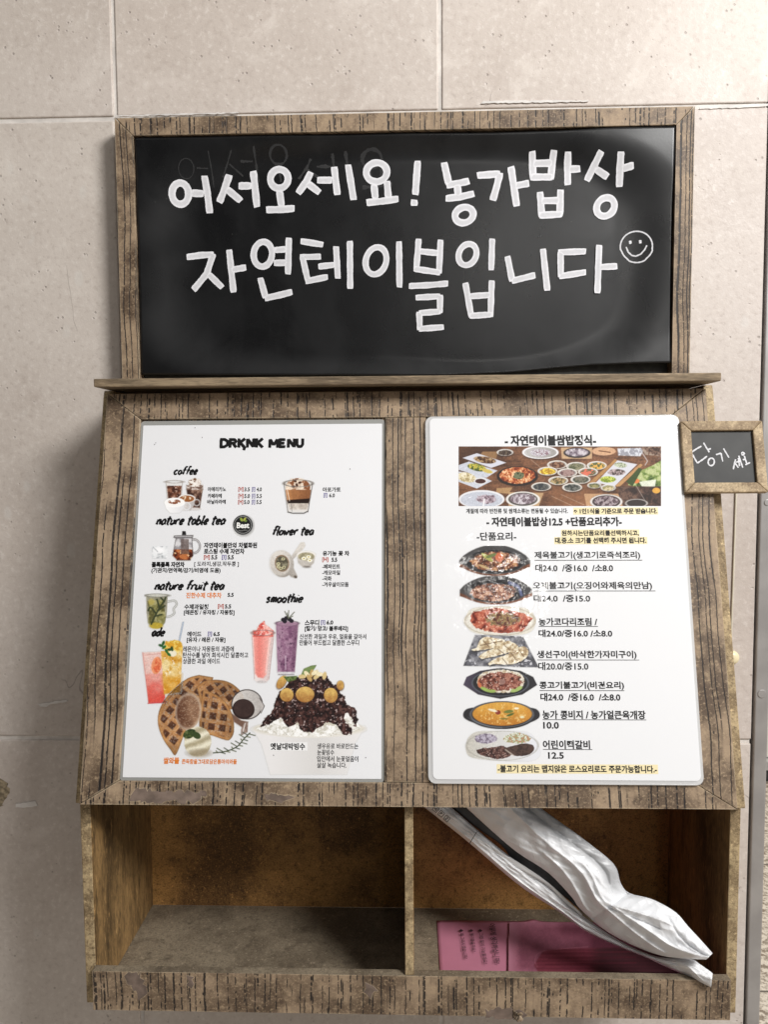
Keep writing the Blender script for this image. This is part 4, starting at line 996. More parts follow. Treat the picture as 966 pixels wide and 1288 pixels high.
I = Ink(196, 846, 333, 964, ss=1.8, seed=10)
def waffle(pts, ang, cell, ph=(0, 0)):
    d = I.dpoly(pts); c, n = math.cos(math.radians(ang)), math.sin(math.radians(ang))
    U = ((I.X * c + I.Y * n) / cell + ph[0]) % 1; V_ = ((-I.X * n + I.Y * c) / cell + ph[1]) % 1
    pit = sst(.13, .25, np.minimum(np.minimum(U, 1 - U), np.minimum(V_, 1 - V_)))
    shade = np.clip(.5 + .9 * (U - .5) * .6 + .5 * (V_ - .5), 0, 1); t = I.n(.25, 3)
    ridge = I.mixc((176, 112, 60), (226, 172, 116), t); well = I.mixc((126, 76, 48), (64, 36, 24), shade)
    col = ridge * (1 - pit[..., None]) + well * pit[..., None]
    sugar = sst(.54, .72, I.n(.6, 5, 3)) * .40; col = col * (1 - sugar[..., None]) + .80 * sugar[..., None]
    edge = sst(-5.0, -2.0, d)[..., None]; col = col * (1 - edge) + I.mixc((186, 122, 66), (226, 170, 106), t) * edge
    rim = sst(-1.6, 0, d)[..., None]; col = col * (1 - .22 * rim); lit = np.clip(.78 + .5 * (I.n(.035, 6, 2) - .3), .6, 1.12)[..., None]; col = col * lit
    I.lay(I.cov(d, 1.2), col)
waffle(smooth([(250, 849), (236, 853), (222, 864), (208, 878), (199.5, 895), (198.5, 912), (205, 930), (214, 943), (220, 950), (226, 938), (233, 920), (246, 900), (258, 872), (266, 858), (268, 852)], 3), 38, 13.5, (.3, .1))
waffle(smooth([(247, 864), (256, 857), (270, 855), (285, 857), (297, 864), (306, 875), (304, 884), (292, 892), (272, 890), (252, 884)], 3), 52, 12, (.1, .4))
waffle(smooth([(255, 868), (263, 870), (277, 877), (287, 888), (293, 903), (294, 920), (290, 929), (284, 931), (266, 925), (252, 922), (250, 900)], 3), 8, 13.5, (.6, .2))
I.ellipse(236.5, 895, 16, 23, I.mixc((96, 58, 40), (176, 136, 104), np.clip((I.X - 222) / 34 + (I.n(.12, 6) - .5) * .8, 0, 1)), rot=6, wob=1.6); I.ring(236.5, 895, 15.4, 22, 2.2, (222, 206, 186), rot=6, al=.6, soft=4); I.lay(sst(.6, .75, I.n(.8, 2, 2)) * .5 * (I.dell(237, 894, 14, 20, 6) < 0), (206, 178, 148))
I.ellipse(248.5, 933, 17, 19, I.mixc((236, 230, 206), (176, 164, 132), .5 + .5 * np.sin((I.X * .35 + I.Y * .8) * .55 + 3 * I.n(.05, 3))), wob=1.5); I.ellipse(250, 947, 14, 5, (146, 130, 104), soft=5, al=.6)
I.ellipse(238, 923, 8.5, 5.5, I.food([(38, 54, 26), (62, 78, 38), (96, 108, 60)], .2), rot=-24); I.ellipse(247, 925, 5.5, 4, (58, 74, 38), rot=30)
I.ellipse(310.5, 886, 19.5, 18.5, I.mixc((218, 214, 210), (176, 170, 166), np.clip((I.X - 292) / 36, 0, 1)), al=.9); I.ring(310.5, 886, 19.3, 18.4, 1.2, (60, 52, 50)); I.poly([(327, 879), (332.5, 888), (328, 896)], (190, 184, 180)); I.line([(326, 878), (332.5, 888), (328, 897)], .8, (84, 76, 74))
I.ellipse(306, 892, 14, 12.8, (44, 30, 28), rot=8); I.ellipse(306, 891, 12.4, 11, I.mixc((74, 56, 52), (52, 36, 34), I.n(.1, 4)), rot=8); I.poly([(291, 897), (303, 906), (312, 908), (306, 916), (294, 908)], (92, 54, 36), soft=2, al=.8)
I.poly([(306, 909), (312, 908), (311, 921), (303, 925), (303, 918)], I.mixc((190, 172, 162), (90, 60, 48), I.n(.3, 8))); I.line([(308, 910), (305, 922)], 1.2, (236, 232, 230), .8)
st = smooth([(268, 947), (284, 945), (298, 939), (306, 930), (314, 922)], 5); I.line(st, 1.3, (58, 68, 48))
for k in range(2, len(st) - 1):
    x_, y_ = st[k]; a = .7 if k % 2 else -2.2; L = 8 + 3 * math.sin(k * 2.1); I.line([(x_, y_), (x_ + L * math.cos(a + .3 * math.sin(k)), y_ + L * math.sin(a - .5))], 1.0, (50 + (k % 3) * 14, 62 + (k % 3) * 12, 46))
I.make('waffle_picture', PANEL, INK_L, dp, ZP)

I = Ink(314, 834, 462, 976, ss=1.7, seed=11)
I.poly([(318, 917), (459, 913), (446, 936), (436, 974), (340, 974), (329, 936)], I.mixc((216, 214, 212), (232, 230, 230), np.clip(np.abs(I.X - 400) / 60, 0, 1)), soft=2)
I.ellipse(388.5, 917, 71, 11, (226, 222, 214), soft=1.5); I.ellipse(388.5, 916, 67, 9, (206, 200, 184), soft=2)
ice = [(322, 917), (332, 911), (346, 905), (356, 903), (372, 912), (392, 914), (420, 912), (432, 898), (444, 894), (450, 908), (454, 916), (440, 922), (410, 926), (372, 926), (340, 923)]
I.poly(ice, I.food([(204, 200, 188), (232, 230, 224), (248, 248, 246)], .2), wob=5)
red = smooth([(327, 914), (332, 903), (342, 896), (346, 884), (352, 870), (364, 858), (378, 850), (392, 846), (408, 850), (418, 858), (428, 868), (436, 884), (447, 894), (450, 912), (446, 914), (441, 902), (436, 897), (432, 905), (444, 921), (432, 924), (424, 914), (414, 908), (402, 914), (392, 921), (379, 919), (374, 910), (362, 913), (354, 902), (344, 907), (334, 913)], 3)
n_ = I.n(.26, 4, 4); I.poly(red, I.food([(28, 16, 16), (46, 26, 24), (66, 38, 34), (92, 60, 54)], .24, 2, sharp=.3), wob=6, f=.2)
m_ = (I.dpoly(red) < -1.5); I.lay(sst(.67, .74, I.n(.42, 11, 3)) * m_ * .85, (198, 176, 172)); I.lay(sst(.6, .7, I.n(.3, 13, 3)) * m_ * .5, (12, 6, 8))
def chestnut(x, y, rx, ry, rot): I.ellipse(x, y + .6, rx + .5, ry + .5, (70, 40, 22), rot, soft=2, al=.7); I.ellipse(x, y, rx, ry, I.mixc((222, 182, 96), (168, 112, 52), np.clip((I.Y - y) / (2 * ry) + .45 + (I.n(.25, 17) - .5), 0, 1)), rot)
chestnut(354, 858, 5, 9, 32); chestnut(360.5, 874, 8.5, 8.5, 10); chestnut(383.5, 873.5, 11.6, 9.8, 0); chestnut(416, 874.5, 8.6, 9.4, -10); chestnut(428, 862, 4.5, 6, 0)
I.ellipse(387, 845, 12, 3, (96, 120, 66), rot=-38); I.poly([(378, 850), (382, 841), (392, 837), (398, 836.5), (394, 843), (386, 848)], I.food([(78, 100, 50), (118, 140, 80)], .2)); I.poly([(356, 851), (374, 850), (372, 855), (362, 858)], I.food([(74, 96, 44), (110, 130, 70)], .2))
for k, (a, b) in enumerate(((380, 851), (386, 848), (392, 847), (398, 851), (402, 848), (389, 853), (408, 850), (396, 846))): I.ellipse(a, b, 5, 2.6, [(216, 190, 130), (236, 222, 180), (196, 160, 96)][k % 3], rot=k * 47)
bp = I.make('shaved_ice_picture', PANEL, INK_L, dp, ZP)
I = Ink(338.5, 933.5, 386.5, 944.2, ss=1, seed=1, bg=(236, 236, 236)); I.make('caption_box', PANEL, INK_L, bp, ZP + .00006)
# stray specks on the film
bm = bmesh.new(); rs = random.Random(8)
for x, y in ((245, 538), (254, 550), (194, 559), (195.5, 557), (344, 950), (460, 953), (348, 700), (440, 590)):
    a, b = p2_at(PANEL, x, y, ZT); r_ = .0004; bm_prism(bm, [(a + r_ * rs.uniform(.6, 1.6) * math.cos(t), b + r_ * rs.uniform(.6, 1.6) * math.sin(t)) for t in np.linspace(0, 6.28, 8, endpoint=False)], ZT, ZT + .00003)
link('speck', bm_done(bm, 'speck'), toner('speck_grey', (110, 108, 108), 0, .3, .1, 0), dp, fmat(PANEL)) ['kind'] = 'stuff'

# ================================================================ right sheet: the food menu
ZR = .0034
ra, rr_, rw, rs_ = .85, .08, .52, 7.3
food = empty('food_menu', fmat(frame(PANEL[0] + PANEL[1] * p2(PANEL, 712, 986)[0] + PANEL[2] * p2(PANEL, 712, 986)[1], *PANEL[1:])),
             'glossy white food menu with seven dish pictures under a photo of a laid table', 'menu')
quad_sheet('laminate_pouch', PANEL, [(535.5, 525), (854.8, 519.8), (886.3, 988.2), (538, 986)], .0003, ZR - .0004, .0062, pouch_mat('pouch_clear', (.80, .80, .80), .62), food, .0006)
PAPER_R = paper_mat('paper_right', (.79, .795, .81), ra, rr_, rw, rs_)
fp = quad_sheet('paper_sheet', PANEL, [(540.5, 527.5), (852.3, 523), (881.5, 983), (544.5, 979.5)], ZR - .0003, ZR, .004, PAPER_R, food)
INK_R = ink_mat('printed_ink_right', ra, rr_, rw, rs_); BLACK_R = toner('black_toner_right', (34, 33, 34), ra, rr_, rw, rs_); YEL_R = toner('yellow_marker', (236, 222, 178), ra, rr_, rw, rs_)
ZP, ZT, ZH = ZR + .00008, ZR + .00020, ZR + .00005
text_block('heading_lettering', PANEL, [('- 자연테이블쌈밥정식-', 635.4, 750.5, 547.5, 560.8, .026), ('- 자연테이블밥상12.5 +단품요리추가-', 612.2, 782.8, 650.4, 662.2, .026)], BLACK_R, fp, ZT)
text_block('dish_lettering', PANEL, [
    ('-단품요리-', 599.9, 649.9, 669.4, 680, .008),
    ('제육불고기(생고기로즉석조리)', 672.8, 806, 693.6, 704, .008), ('대24.0  /중16.0  /소8.0', 673.9, 771.8, 709.6, 719.4, .008),
    ('오제불고기(오징어와제육의만남)', 670.8, 821, 731.8, 742.6, .008), ('대24.0  /중15.0', 671.8, 743, 747.8, 757.4, .008),
    ('농가코다리조림 /', 678, 752, 777, 787, .012), ('대24.0/중16.0 /소8.0', 678, 770.8, 791.8, 801.4, .012),
    ('생선구이(바삭한가자미구이)', 676, 801.4, 818.2, 829.2, .012), ('대20.0/중15.0', 677.6, 740.7, 832.8, 843, .006),
    ('콩고기불고기(비건요리)', 679, 785.7, 857, 867.8, .014), ('대24.0  /중16.0  /소8.0', 680.3, 781, 871.6, 881.8, .014),
    ('농가 콩비지 / 농가얼큰육개장', 682.8, 812.8, 893.4, 904.4, .014), ('10.0', 683.8, 703.5, 908, 916.5, .014),
    ('어린이떡갈비', 683.4, 742.8, 931, 942, .014), ('12.5', 690, 709.7, 946, 954.4, .014)], BLACK_R, fp, ZT)
text_block('note_lettering', PANEL, [('계절에 따라 반찬류 및 쌈채소류는 변동될 수 있습니다.', 586.5, 714.8, 639.6, 646, .006), ('※ 1인1식을 기준으로 주문 받습니다.', 722.3, 827.5, 639.4, 646.4, .020),
    ('원하시는단품요리를선택하시고,', 707, 804.3, 667, 674.4, .014), ('대.중.소 크기를 선택해 주시면 됩니다.', 698.7, 813.6, 676, 683.6, .02), ('-불고기 요리는 맵지않은 로스요리로도 주문가능합니다.-', 626.5, 827, 962, 971.6, .016)], BLACK_R, fp, ZT)
def bars(name, items, mat, z):
    for x0, x1, y0, y1 in items:
        bm = bmesh.new()
        a = p2_at(PANEL, x0, y1, z); b = p2_at(PANEL, x1, y1, z); t = p2_at(PANEL, x0, y0, z)
        bm.faces.new([bm.verts.new(v) for v in ((a[0], a[1], z), (b[0], a[1] + (b[1] - a[1]) * .35, z), (b[0], t[1] + (b[1] - a[1]) * .35, z), (t[0], t[1], z))])
        me = bpy.data.meshes.new(name); bm.to_mesh(me); bm.free(); link(name, me, mat, fp, fmat(PANEL))
bars('underline', [(672.8, 808.5, 704.4, 705.1), (671, 825, 743, 743.7), (678, 752.5, 787.6, 788.3), (676, 804.5, 829.7, 830.4), (679, 786, 868.2, 868.9), (682.8, 813.5, 904.8, 905.5), (683.4, 745.5, 942.3, 943)], BLACK_R, ZT)
bars('highlight', [(721.5, 828.5, 638.5, 647.4), (706, 805, 666.2, 675.2), (697.5, 815, 675.6, 684.6), (625, 828.5, 961, 972.8)], YEL_R, ZH)

# table photograph
I = Ink(577, 561.5, 832, 636.5, ss=1.8, seed=21, bg=(96, 62, 42))
gr = I.n(.06, 1) * .6 + vnoise(I.X, I.Y, .9, 4) * .25 + vnoise(I.X * .15, I.Y, .5, 9) * .25
I.c = I.mixc((72, 46, 32), (148, 98, 66), np.clip((gr - .25) * 1.8, 0, 1)); I.poly([(577, 561), (632, 561), (610, 585), (577, 600)], (58, 40, 32), soft=10, al=.6); I.poly([(700, 610), (760, 600), (740, 637), (690, 637)], (150, 98, 62), soft=12, al=.5)
def plate(cx, cy, rx, ry, foodc, rim=(222, 218, 214), k=1, fr=.74):
    I.ellipse(cx + .5, cy + 1.4, rx, ry, (40, 26, 20), soft=3, al=.6); I.ellipse(cx, cy, rx, ry, rim); I.ellipse(cx, cy + .2, rx * .88, ry * .84, I.mixc((190, 188, 186), (150, 146, 142), np.clip((I.X - cx) / (2 * rx) + .5, 0, 1))); I.ellipse(cx, cy + .4, rx * fr, ry * fr, I.food(foodc, .35, k), wob=1.5)
I.poly([(607, 568), (627, 568), (623, 580), (600, 580)], (146, 108, 70)); I.poly([(664, 590), (700, 574), (690, 561), (655, 561)], (110, 74, 52), soft=3, al=.4)
for a, b, c_ in (((582, 576), (602, 569), 0), ):
    I.poly([(582, 576), (600, 570), (637, 582), (618, 588.5)], (206, 208, 220)); I.ellipse(610, 578.5, 14, 4.2, I.food([(70, 44, 28), (120, 84, 52), (180, 150, 110)], .4, 3), rot=8)
I.poly([(577, 585), (590, 580.5), (626, 592), (612, 601), (577, 591)], (196, 200, 212)); I.ellipse(600, 588, 12, 4.5, I.food([(70, 84, 34), (140, 150, 60), (214, 190, 70)], .4, 4), rot=12); I.ellipse(613, 592.5, 7, 2.4, (206, 184, 90), rot=15)
I.poly([(577, 593), (600, 596), (619, 605), (600, 614.5), (577, 606)], (200, 204, 214)); I.ellipse(587, 600.5, 12, 6, I.food([(170, 150, 104), (214, 200, 158), (230, 222, 196)], .3, 5), rot=12); I.ellipse(604.5, 605, 8, 4, (232, 232, 232)); I.ellipse(604.5, 605.2, 6.6, 3, (72, 40, 34))
I.ellipse(651, 599, 26, 12.5, (44, 32, 28)); I.ellipse(651, 598, 22.5, 10.4, I.food([(120, 46, 24), (186, 90, 46), (214, 138, 84), (240, 196, 150)], .3, 6), wob=2); I.ellipse(653, 598, 7, 4.5, I.food([(50, 62, 38), (110, 116, 84)], .4, 7), wob=2)
plate(635.5, 569, 10.5, 4.2, [(54, 40, 34), (96, 80, 66)], k=8, fr=.8); plate(680, 569, 23, 8.2, [(172, 160, 170), (206, 204, 210), (140, 110, 120)], (232, 232, 236), k=9, fr=.55)
I.poly([(706, 563), (745, 563), (745, 577), (707, 577)], (196, 160, 120)); I.ellipse(726, 569.5, 17, 6.6, (54, 46, 46)); I.ellipse(726, 569, 14.5, 5, I.food([(110, 96, 108), (160, 148, 158), (200, 192, 198)], .3, 10))
I.ellipse(760, 567.5, 15, 5.4, (206, 160, 122)); I.line([(754, 567), (768, 569)], 1.4, (110, 70, 44)); I.poly([(777, 564), (812, 563), (806, 574), (778, 573)], I.food([(150, 150, 160), (206, 208, 216)], .2, 11), soft=2); I.poly([(806, 562), (832, 562), (832, 574), (812, 572)], I.food([(60, 40, 32), (120, 90, 74), (160, 140, 124)], .2, 12), soft=2)
for k, (a, b, c_) in enumerate(((701, 584.5, [(90, 56, 40), (150, 110, 84)]), (725, 586.5, [(84, 88, 60), (134, 130, 100)]), (751, 585.5, [(90, 100, 60), (224, 168, 70)]), (689, 592.5, [(180, 130, 30), (236, 206, 60)]), (714, 594.5, [(110, 80, 80), (160, 130, 124)]), (740, 593.5, [(90, 96, 66), (220, 110, 84)]), (702.5, 604.5, [(80, 84, 50), (146, 110, 70), (180, 160, 110)]), (730.5, 603, [(70, 76, 60), (120, 112, 96)]), (681, 612, [(54, 58, 60), (90, 90, 86)]), (720, 613, [(56, 60, 56), (110, 110, 104)]))):
    plate(a, b, 12.6, 5.4, c_, (226, 220, 210), k=20 + k, fr=.78)
I.poly([(739, 609), (774, 577.5), (777, 579), (744, 611)], (176, 128, 76)); I.poly([(774, 611), (806, 583), (809, 585), (779, 613)], (186, 138, 88)); I.poly([(750, 607), (777, 579), (802, 584), (773, 612)], (206, 206, 214)); I.ellipse(781, 585, 8, 3.2, I.food([(130, 140, 110), (190, 196, 170)], .4, 31), rot=5); I.ellipse(776, 594, 11, 4, I.food([(70, 60, 54), (140, 120, 120), (190, 170, 170)], .4, 32)); I.ellipse(765, 603, 10, 4, I.food([(120, 140, 40), (196, 206, 90)], .4, 33))
plate(748, 610.5, 9, 3.8, [(90, 96, 60), (150, 140, 90)], k=34); plate(765.5, 613.5, 9.5, 4.3, [(150, 140, 90), (206, 190, 150)], k=35)
I.poly([(790, 610), (806, 592), (822, 585), (832, 579), (832, 612), (800, 612)], I.food([(54, 76, 34), (94, 120, 54), (140, 160, 84), (180, 190, 130)], .13, 36)); I.poly([(804, 606), (826, 603), (824, 613), (808, 612)], (214, 220, 200), soft=1.6); I.ellipse(800.5, 605, 4.5, 3, (222, 120, 60)); I.poly([(788, 606), (796, 612), (808, 590), (804, 588)], (60, 78, 36), soft=1.5)
I.poly([(778, 612), (832, 612), (832, 637), (780, 637)], I.food([(50, 36, 32), (76, 54, 46), (108, 80, 66)], .12, 37), soft=3); I.ellipse(826, 617, 5, 3.6, (220, 160, 60)); I.line([(800, 610), (812, 630)], .7, (190, 180, 170), .7); I.line([(806, 566), (815, 580), (812, 585)], 1.2, (206, 206, 210), .7)
I.poly([(735, 621), (778, 621), (784, 637), (738, 637)], (190, 146, 106)); I.ellipse(763, 631, 20, 9.5, (58, 46, 44)); I.ring(763, 631, 19, 8.6, 1.3, (214, 208, 204)); I.ellipse(763, 630.5, 15.5, 6.4, I.food([(70, 54, 60), (120, 102, 108), (170, 156, 160)], .35, 38)); I.ellipse(801, 633, 14, 5.5, (52, 44, 42)); I.ring(801, 633, 13.4, 5, .9, (170, 164, 160))
I.poly([(625, 614), (645, 613), (640, 621), (624, 620)], (176, 136, 92)); I.poly([(640, 619), (684, 620), (678, 637), (640, 637)], (186, 150, 108)); I.ellipse(658, 628, 21, 9.4, (84, 80, 74)); I.ring(658, 628, 20, 9, 1.4, (226, 222, 218)); I.ellipse(658, 627.5, 16.5, 6.8, I.food([(110, 92, 100), (160, 146, 154), (206, 198, 204)], .35, 39))
I.ellipse(606, 628, 29, 11.6, (226, 226, 230)); I.ellipse(606, 628.5, 26.5, 10, (190, 194, 206)); I.ellipse(612, 628, 13, 5.5, I.food([(110, 90, 100), (160, 140, 150), (196, 180, 190)], .35, 40), wob=3); I.line([(608, 637), (609.5, 628)], 1.6, (238, 238, 240))
for a, b in (((694, 624), (722, 637)), ((706, 622), (735, 635)), ((668, 578), (680, 588))): I.line([a, b], .6, (226, 206, 186), .5)
I.make('table_photo', PANEL, INK_R, fp, ZP)

def stone_pan(cx, cy, rx, ry, fc, wood=False, dark=(44, 43, 44), k=0, seed=0, frx=.74, fry=.72):
    I = Ink(cx - rx - 2, cy - ry - 3, cx + rx + 2, cy + ry + 3, seed=seed)
    lens = [(cx - rx, cy + ry * .12)] + [(cx - rx + 2 * rx * t, cy - ry * (1 - abs(2 * t - 1) ** 2.1) * 1.0) for t in np.linspace(.06, .94, 16)] + [(cx + rx, cy + ry * .12), (cx + rx, cy + ry * .35)] + [(cx + rx - 2 * rx * t, cy + ry * (1 - abs(2 * t - 1) ** 2.1) * .70 + ry * .30) for t in np.linspace(.05, .95, 16)] + [(cx - rx, cy + ry * .35)]
    I.poly(lens, I.food([(104, 62, 42), (128, 82, 60)], .1) if wood else I.mixc((70, 62, 84), dark, np.clip((I.X - cx + rx) / rx, 0, 1)))
    I.poly([(x_, y_ - ry * .24) for x_, y_ in lens], I.mixc(dark, (74, 72, 72), I.n(.1, 3)), soft=1.5, al=.95 if wood else .0)
    I.ellipse(cx, cy - ry * .04, rx * (frx + .12), ry * (fry + .18), (32, 31, 33)); I.ring(cx, cy - ry * .04, rx * (frx + .11), ry * (fry + .15), .9, (92, 92, 94), al=.7)
    return I
I = stone_pan(622.5, 707, 44.5, 17.5, None, True, seed=31); I.ellipse(623, 706, 31, 12, I.food([(66, 36, 24), (112, 62, 40), (150, 90, 58), (190, 140, 96)], .2, 1, (226, 200, 170)), wob=4); I.ellipse(613, 701, 9, 2.6, (170, 168, 84), rot=35); I.ellipse(628, 701, 5, 6, (206, 106, 66), rot=-20); I.ellipse(618, 699, 7, 2, (106, 120, 66), rot=-20); I.ellipse(609, 713, 8, 1.6, (190, 160, 110), rot=20)
I.make('dish_picture', PANEL, INK_R, fp, ZP)
I = stone_pan(624, 744, 45.5, 16.5, None, True, seed=32); I.ellipse(621, 745, 29, 11, I.food([(70, 40, 30), (116, 70, 54), (160, 108, 86), (200, 156, 130)], .22, 2, (226, 206, 190)), wob=3); I.line(smooth([(641, 733), (652, 738), (656, 748)], 5), 4, (106, 116, 160), .8, 2)
I.make('dish_picture', PANEL, INK_R, fp, ZP)
I = Ink(582, 761, 678, 802, seed=33)
I.poly(smooth([(585, 780), (590, 768), (604, 763.5), (640, 763), (664, 766), (673, 776), (673, 788), (664, 796.5), (640, 799.5), (606, 798), (590, 792), (585, 780)], 3), I.mixc((226, 222, 212), (212, 206, 192), I.n(.06, 1))); I.ring(629, 781, 44.2, 18, 1.1, (172, 160, 136), al=.6)
I.poly(smooth([(592, 782), (594, 771), (606, 768), (624, 764.5), (642, 768), (656, 771), (670, 777.5), (665, 785), (658, 793), (640, 796), (616, 795), (600, 790), (592, 782)], 3), I.food([(104, 36, 24), (150, 62, 44), (180, 86, 62), (206, 120, 92)], .16, 1, (226, 170, 140)), wob=3); I.ellipse(633, 779, 21, 9, I.food([(60, 44, 32), (110, 60, 44), (160, 150, 96), (96, 90, 54)], .3, 3), wob=5, al=.8)
I.make('dish_picture', PANEL, INK_R, fp, ZP)
I = Ink(582, 797, 680, 841, seed=34)
I.poly([(597.5, 798.5), (658, 800.5), (678, 839.5), (583, 837.5)], I.food([(74, 74, 80), (96, 96, 104), (122, 122, 128), (150, 150, 156)], .1, 1, (196, 196, 202)), soft=1.2)
def fish(pts, k):
    I.poly([(x_ + .6, y_ + 1.6) for x_, y_ in pts], (36, 34, 36), soft=2.5, al=.7); I.poly(smooth(pts, 3), I.food([(166, 140, 104), (206, 186, 150), (226, 214, 186), (236, 228, 208)], .14, k), wob=1.5)
fish([(592, 817), (600, 814), (604, 805), (612, 801), (624, 803), (636, 805), (630, 812), (618, 816), (604, 818), (596, 819)], 2); fish([(602, 826), (610, 820), (622, 815), (634, 808), (641, 806), (652, 813), (646, 819), (632, 823), (620, 826), (606, 829)], 3); fish([(614, 835), (622, 829), (636, 824), (646, 817), (656, 813), (664, 816), (664, 825), (655, 832), (640, 836), (624, 835), (616, 837)], 4)
for a, b in (((608, 806), (616, 814)), ((618, 804), (624, 811)), ((604, 812), (632, 806)), ((626, 816), (634, 822)), ((634, 811), (642, 818)), ((632, 828), (638, 835)), ((643, 821), (650, 831)), ((653, 817), (659, 826))): I.line([a, b], .9, (92, 66, 42), .8)
I.make('dish_picture', PANEL, INK_R, fp, ZP)
def handle_pan(cx, cy, rx, ry, seed):
    I = Ink(cx - rx - 2, cy - ry - 3, cx + rx + 2, cy + ry + 3, seed=seed)
    I.poly([(cx - rx, cy + 2), (cx - rx + 4, cy - 8), (cx - rx * .55, cy - ry * .8), (cx, cy - ry), (cx + rx * .55, cy - ry * .8), (cx + rx - 5, cy - 8), (cx + rx, cy + 2), (cx + rx * .6, cy + ry * .72), (cx, cy + ry), (cx - rx * .6, cy + ry * .72)], I.mixc((74, 64, 84), (44, 42, 46), np.clip((I.X - cx + rx) / 36, 0, 1)))
    I.ellipse(cx, cy - 1, rx * .78, ry * .86, (38, 37, 40)); I.ring(cx, cy - .5, rx * .76, ry * .84, 1.0, (112, 118, 132), al=.6); return I
I = handle_pan(629.5, 859.5, 46.5, 19.5, 35); I.poly(smooth([(600, 858), (604, 848), (620, 843), (640, 843), (656, 848), (660, 857), (655, 866), (640, 871), (618, 870), (604, 865), (600, 858)], 3), I.food([(206, 196, 176), (226, 220, 206), (190, 170, 140)], .2, 4), wob=2); I.ellipse(614, 867, 10, 3.4, (150, 176, 84), rot=16); I.ellipse(650, 867, 8, 2.8, (160, 184, 100), rot=-22); I.ellipse(604, 859, 3, 6, (200, 110, 70))
I.ellipse(630, 857, 27, 11.4, I.food([(74, 34, 26), (112, 56, 44), (146, 84, 68), (176, 116, 96)], .26, 1, (222, 186, 170)), wob=4); I.ellipse(632, 857.5, 4, 3.6, (150, 110, 100)); I.make('dish_picture', PANEL, INK_R, fp, ZP)
I = Ink(581, 878, 682, 921, seed=36)
for sx2 in (-1, 1): I.poly(smooth([(631 + sx2 * 36, 890), (631 + sx2 * 44, 892), (631 + sx2 * 48, 897), (631 + sx2 * 47, 903), (631 + sx2 * 38, 908), (631 + sx2 * 30, 908), (631 + sx2 * 36, 890)], 3), (42, 41, 44), soft=1.3)
I.ellipse(631.5, 899.5, 42, 17.6, (36, 35, 38)); I.ring(631.5, 898.6, 39.5, 16.0, 1.2, (104, 108, 116), al=.7); I.poly([(588, 902), (600, 910), (616, 915), (632, 916.5), (632, 915), (616, 913), (600, 907)], (120, 124, 132), soft=2, al=.5)
I.ellipse(632, 898, 37.5, 14.8, I.mixc((222, 164, 62), (190, 120, 34), np.clip((I.Y - 884) / 28 + (I.n(.1, 2) - .5) * .7, 0, 1))); I.lay(sst(.62, .7, I.n(.3, 6, 3)) * (I.dell(632, 898, 35, 13) < 0) * .6, (240, 206, 130)); I.ellipse(626.5, 896, 3.4, 2.8, (140, 50, 34)); I.ellipse(640, 895, 6, 2, (110, 120, 50), rot=-6); I.ellipse(642, 899, 5, 1.4, (80, 100, 40), rot=-20); I.ellipse(620, 893.5, 6, 1.6, (232, 222, 190), rot=14); I.ellipse(650, 891, 3, 1.4, (240, 230, 200)); I.ellipse(634, 904, 5, 1, (130, 120, 50)); I.ellipse(657, 902, 3, 1.5, (226, 216, 170))
I.make('dish_picture', PANEL, INK_R, fp, ZP)
I = Ink(583, 917, 682, 960, seed=37)
I.poly(smooth([(586, 942), (588, 930), (596, 922), (608, 919.5), (640, 919.5), (664, 921), (674, 931), (680, 946), (676, 954), (664, 957.5), (640, 957.5), (606, 955), (590, 951), (586, 942)], 3), I.mixc((196, 192, 182), (222, 224, 230), np.clip((I.X - 590) / 80, 0, 1))); I.ring(632, 938, 45, 18.4, 1.0, (150, 146, 136), al=.45)
I.ellipse(611.5, 929, 14, 6.4, I.food([(112, 100, 118), (150, 140, 158), (186, 178, 194)], .4, 1), wob=2); I.poly(smooth([(634, 926), (646, 921.5), (660, 923), (668, 929), (662, 934), (646, 935), (635, 932), (634, 926)], 3), I.food([(200, 200, 180), (226, 226, 216), (150, 160, 110), (190, 130, 100)], .4, 2), wob=3)
I.poly(smooth([(599, 943), (608, 941), (620, 940), (634, 938.5), (643, 947), (640, 952), (626, 954.5), (610, 951), (602, 948), (599, 943)], 3), I.food([(54, 32, 28), (80, 50, 44), (110, 76, 66)], .3, 3, (170, 140, 130)), wob=2); I.poly(smooth([(634, 941), (646, 938), (660, 935), (670, 937), (672, 943), (666, 949), (652, 951), (640, 948), (634, 941)], 3), I.food([(60, 42, 36), (80, 58, 50)], .2, 5), wob=1); I.line([(636, 943), (646, 950)], 1.4, (220, 206, 190), .8, 2)
I.make('dish_picture', PANEL, INK_R, fp, ZP)

# ================================================================ things lying in the right compartment
FL = FLOOR
# ---- pink flyer flat on the compartment floor
fx0, fy1 = p2_at(FL, 549.5, 1157.5, .0012); fx0b, _ = p2_at(FL, 553, 1221, .0012)
fx1 = .245; fy0 = -.1035
flyer = empty('pink_flyer', fmat(frame(FL[0] + np.array([.12, -.05, 0]), *FL[1:])), 'pink printed flyer lying flat in the right compartment, half under the white plastic bag', 'flyer')
nx, ny = 60, 26; P = np.zeros((ny, nx, 3))
for j in range(ny):
    t = j / (ny - 1)
    for i in range(nx):
        s = i / (nx - 1); x = fx0 + (fx1 - fx0) * s - .0015 * t * 0; y = fy0 + (fy1 - fy0) * t
        crease = .0022 * math.exp(-((s - .40 - .04 * t) / .03) ** 2) + .0016 * math.exp(-((t - .45) / .05) ** 2) * (s > .3) * min(1, (s - .3) * 4)
        P[j, i] = (x, y, .0007 + crease + .0007 * float(vnoise(x, y, 30, 4)))
me, _ = gridmesh('sheet', P)
PINK = flat('pink_paper', (.50, .19, .27), .6, .25, var=.05, vscale=30)
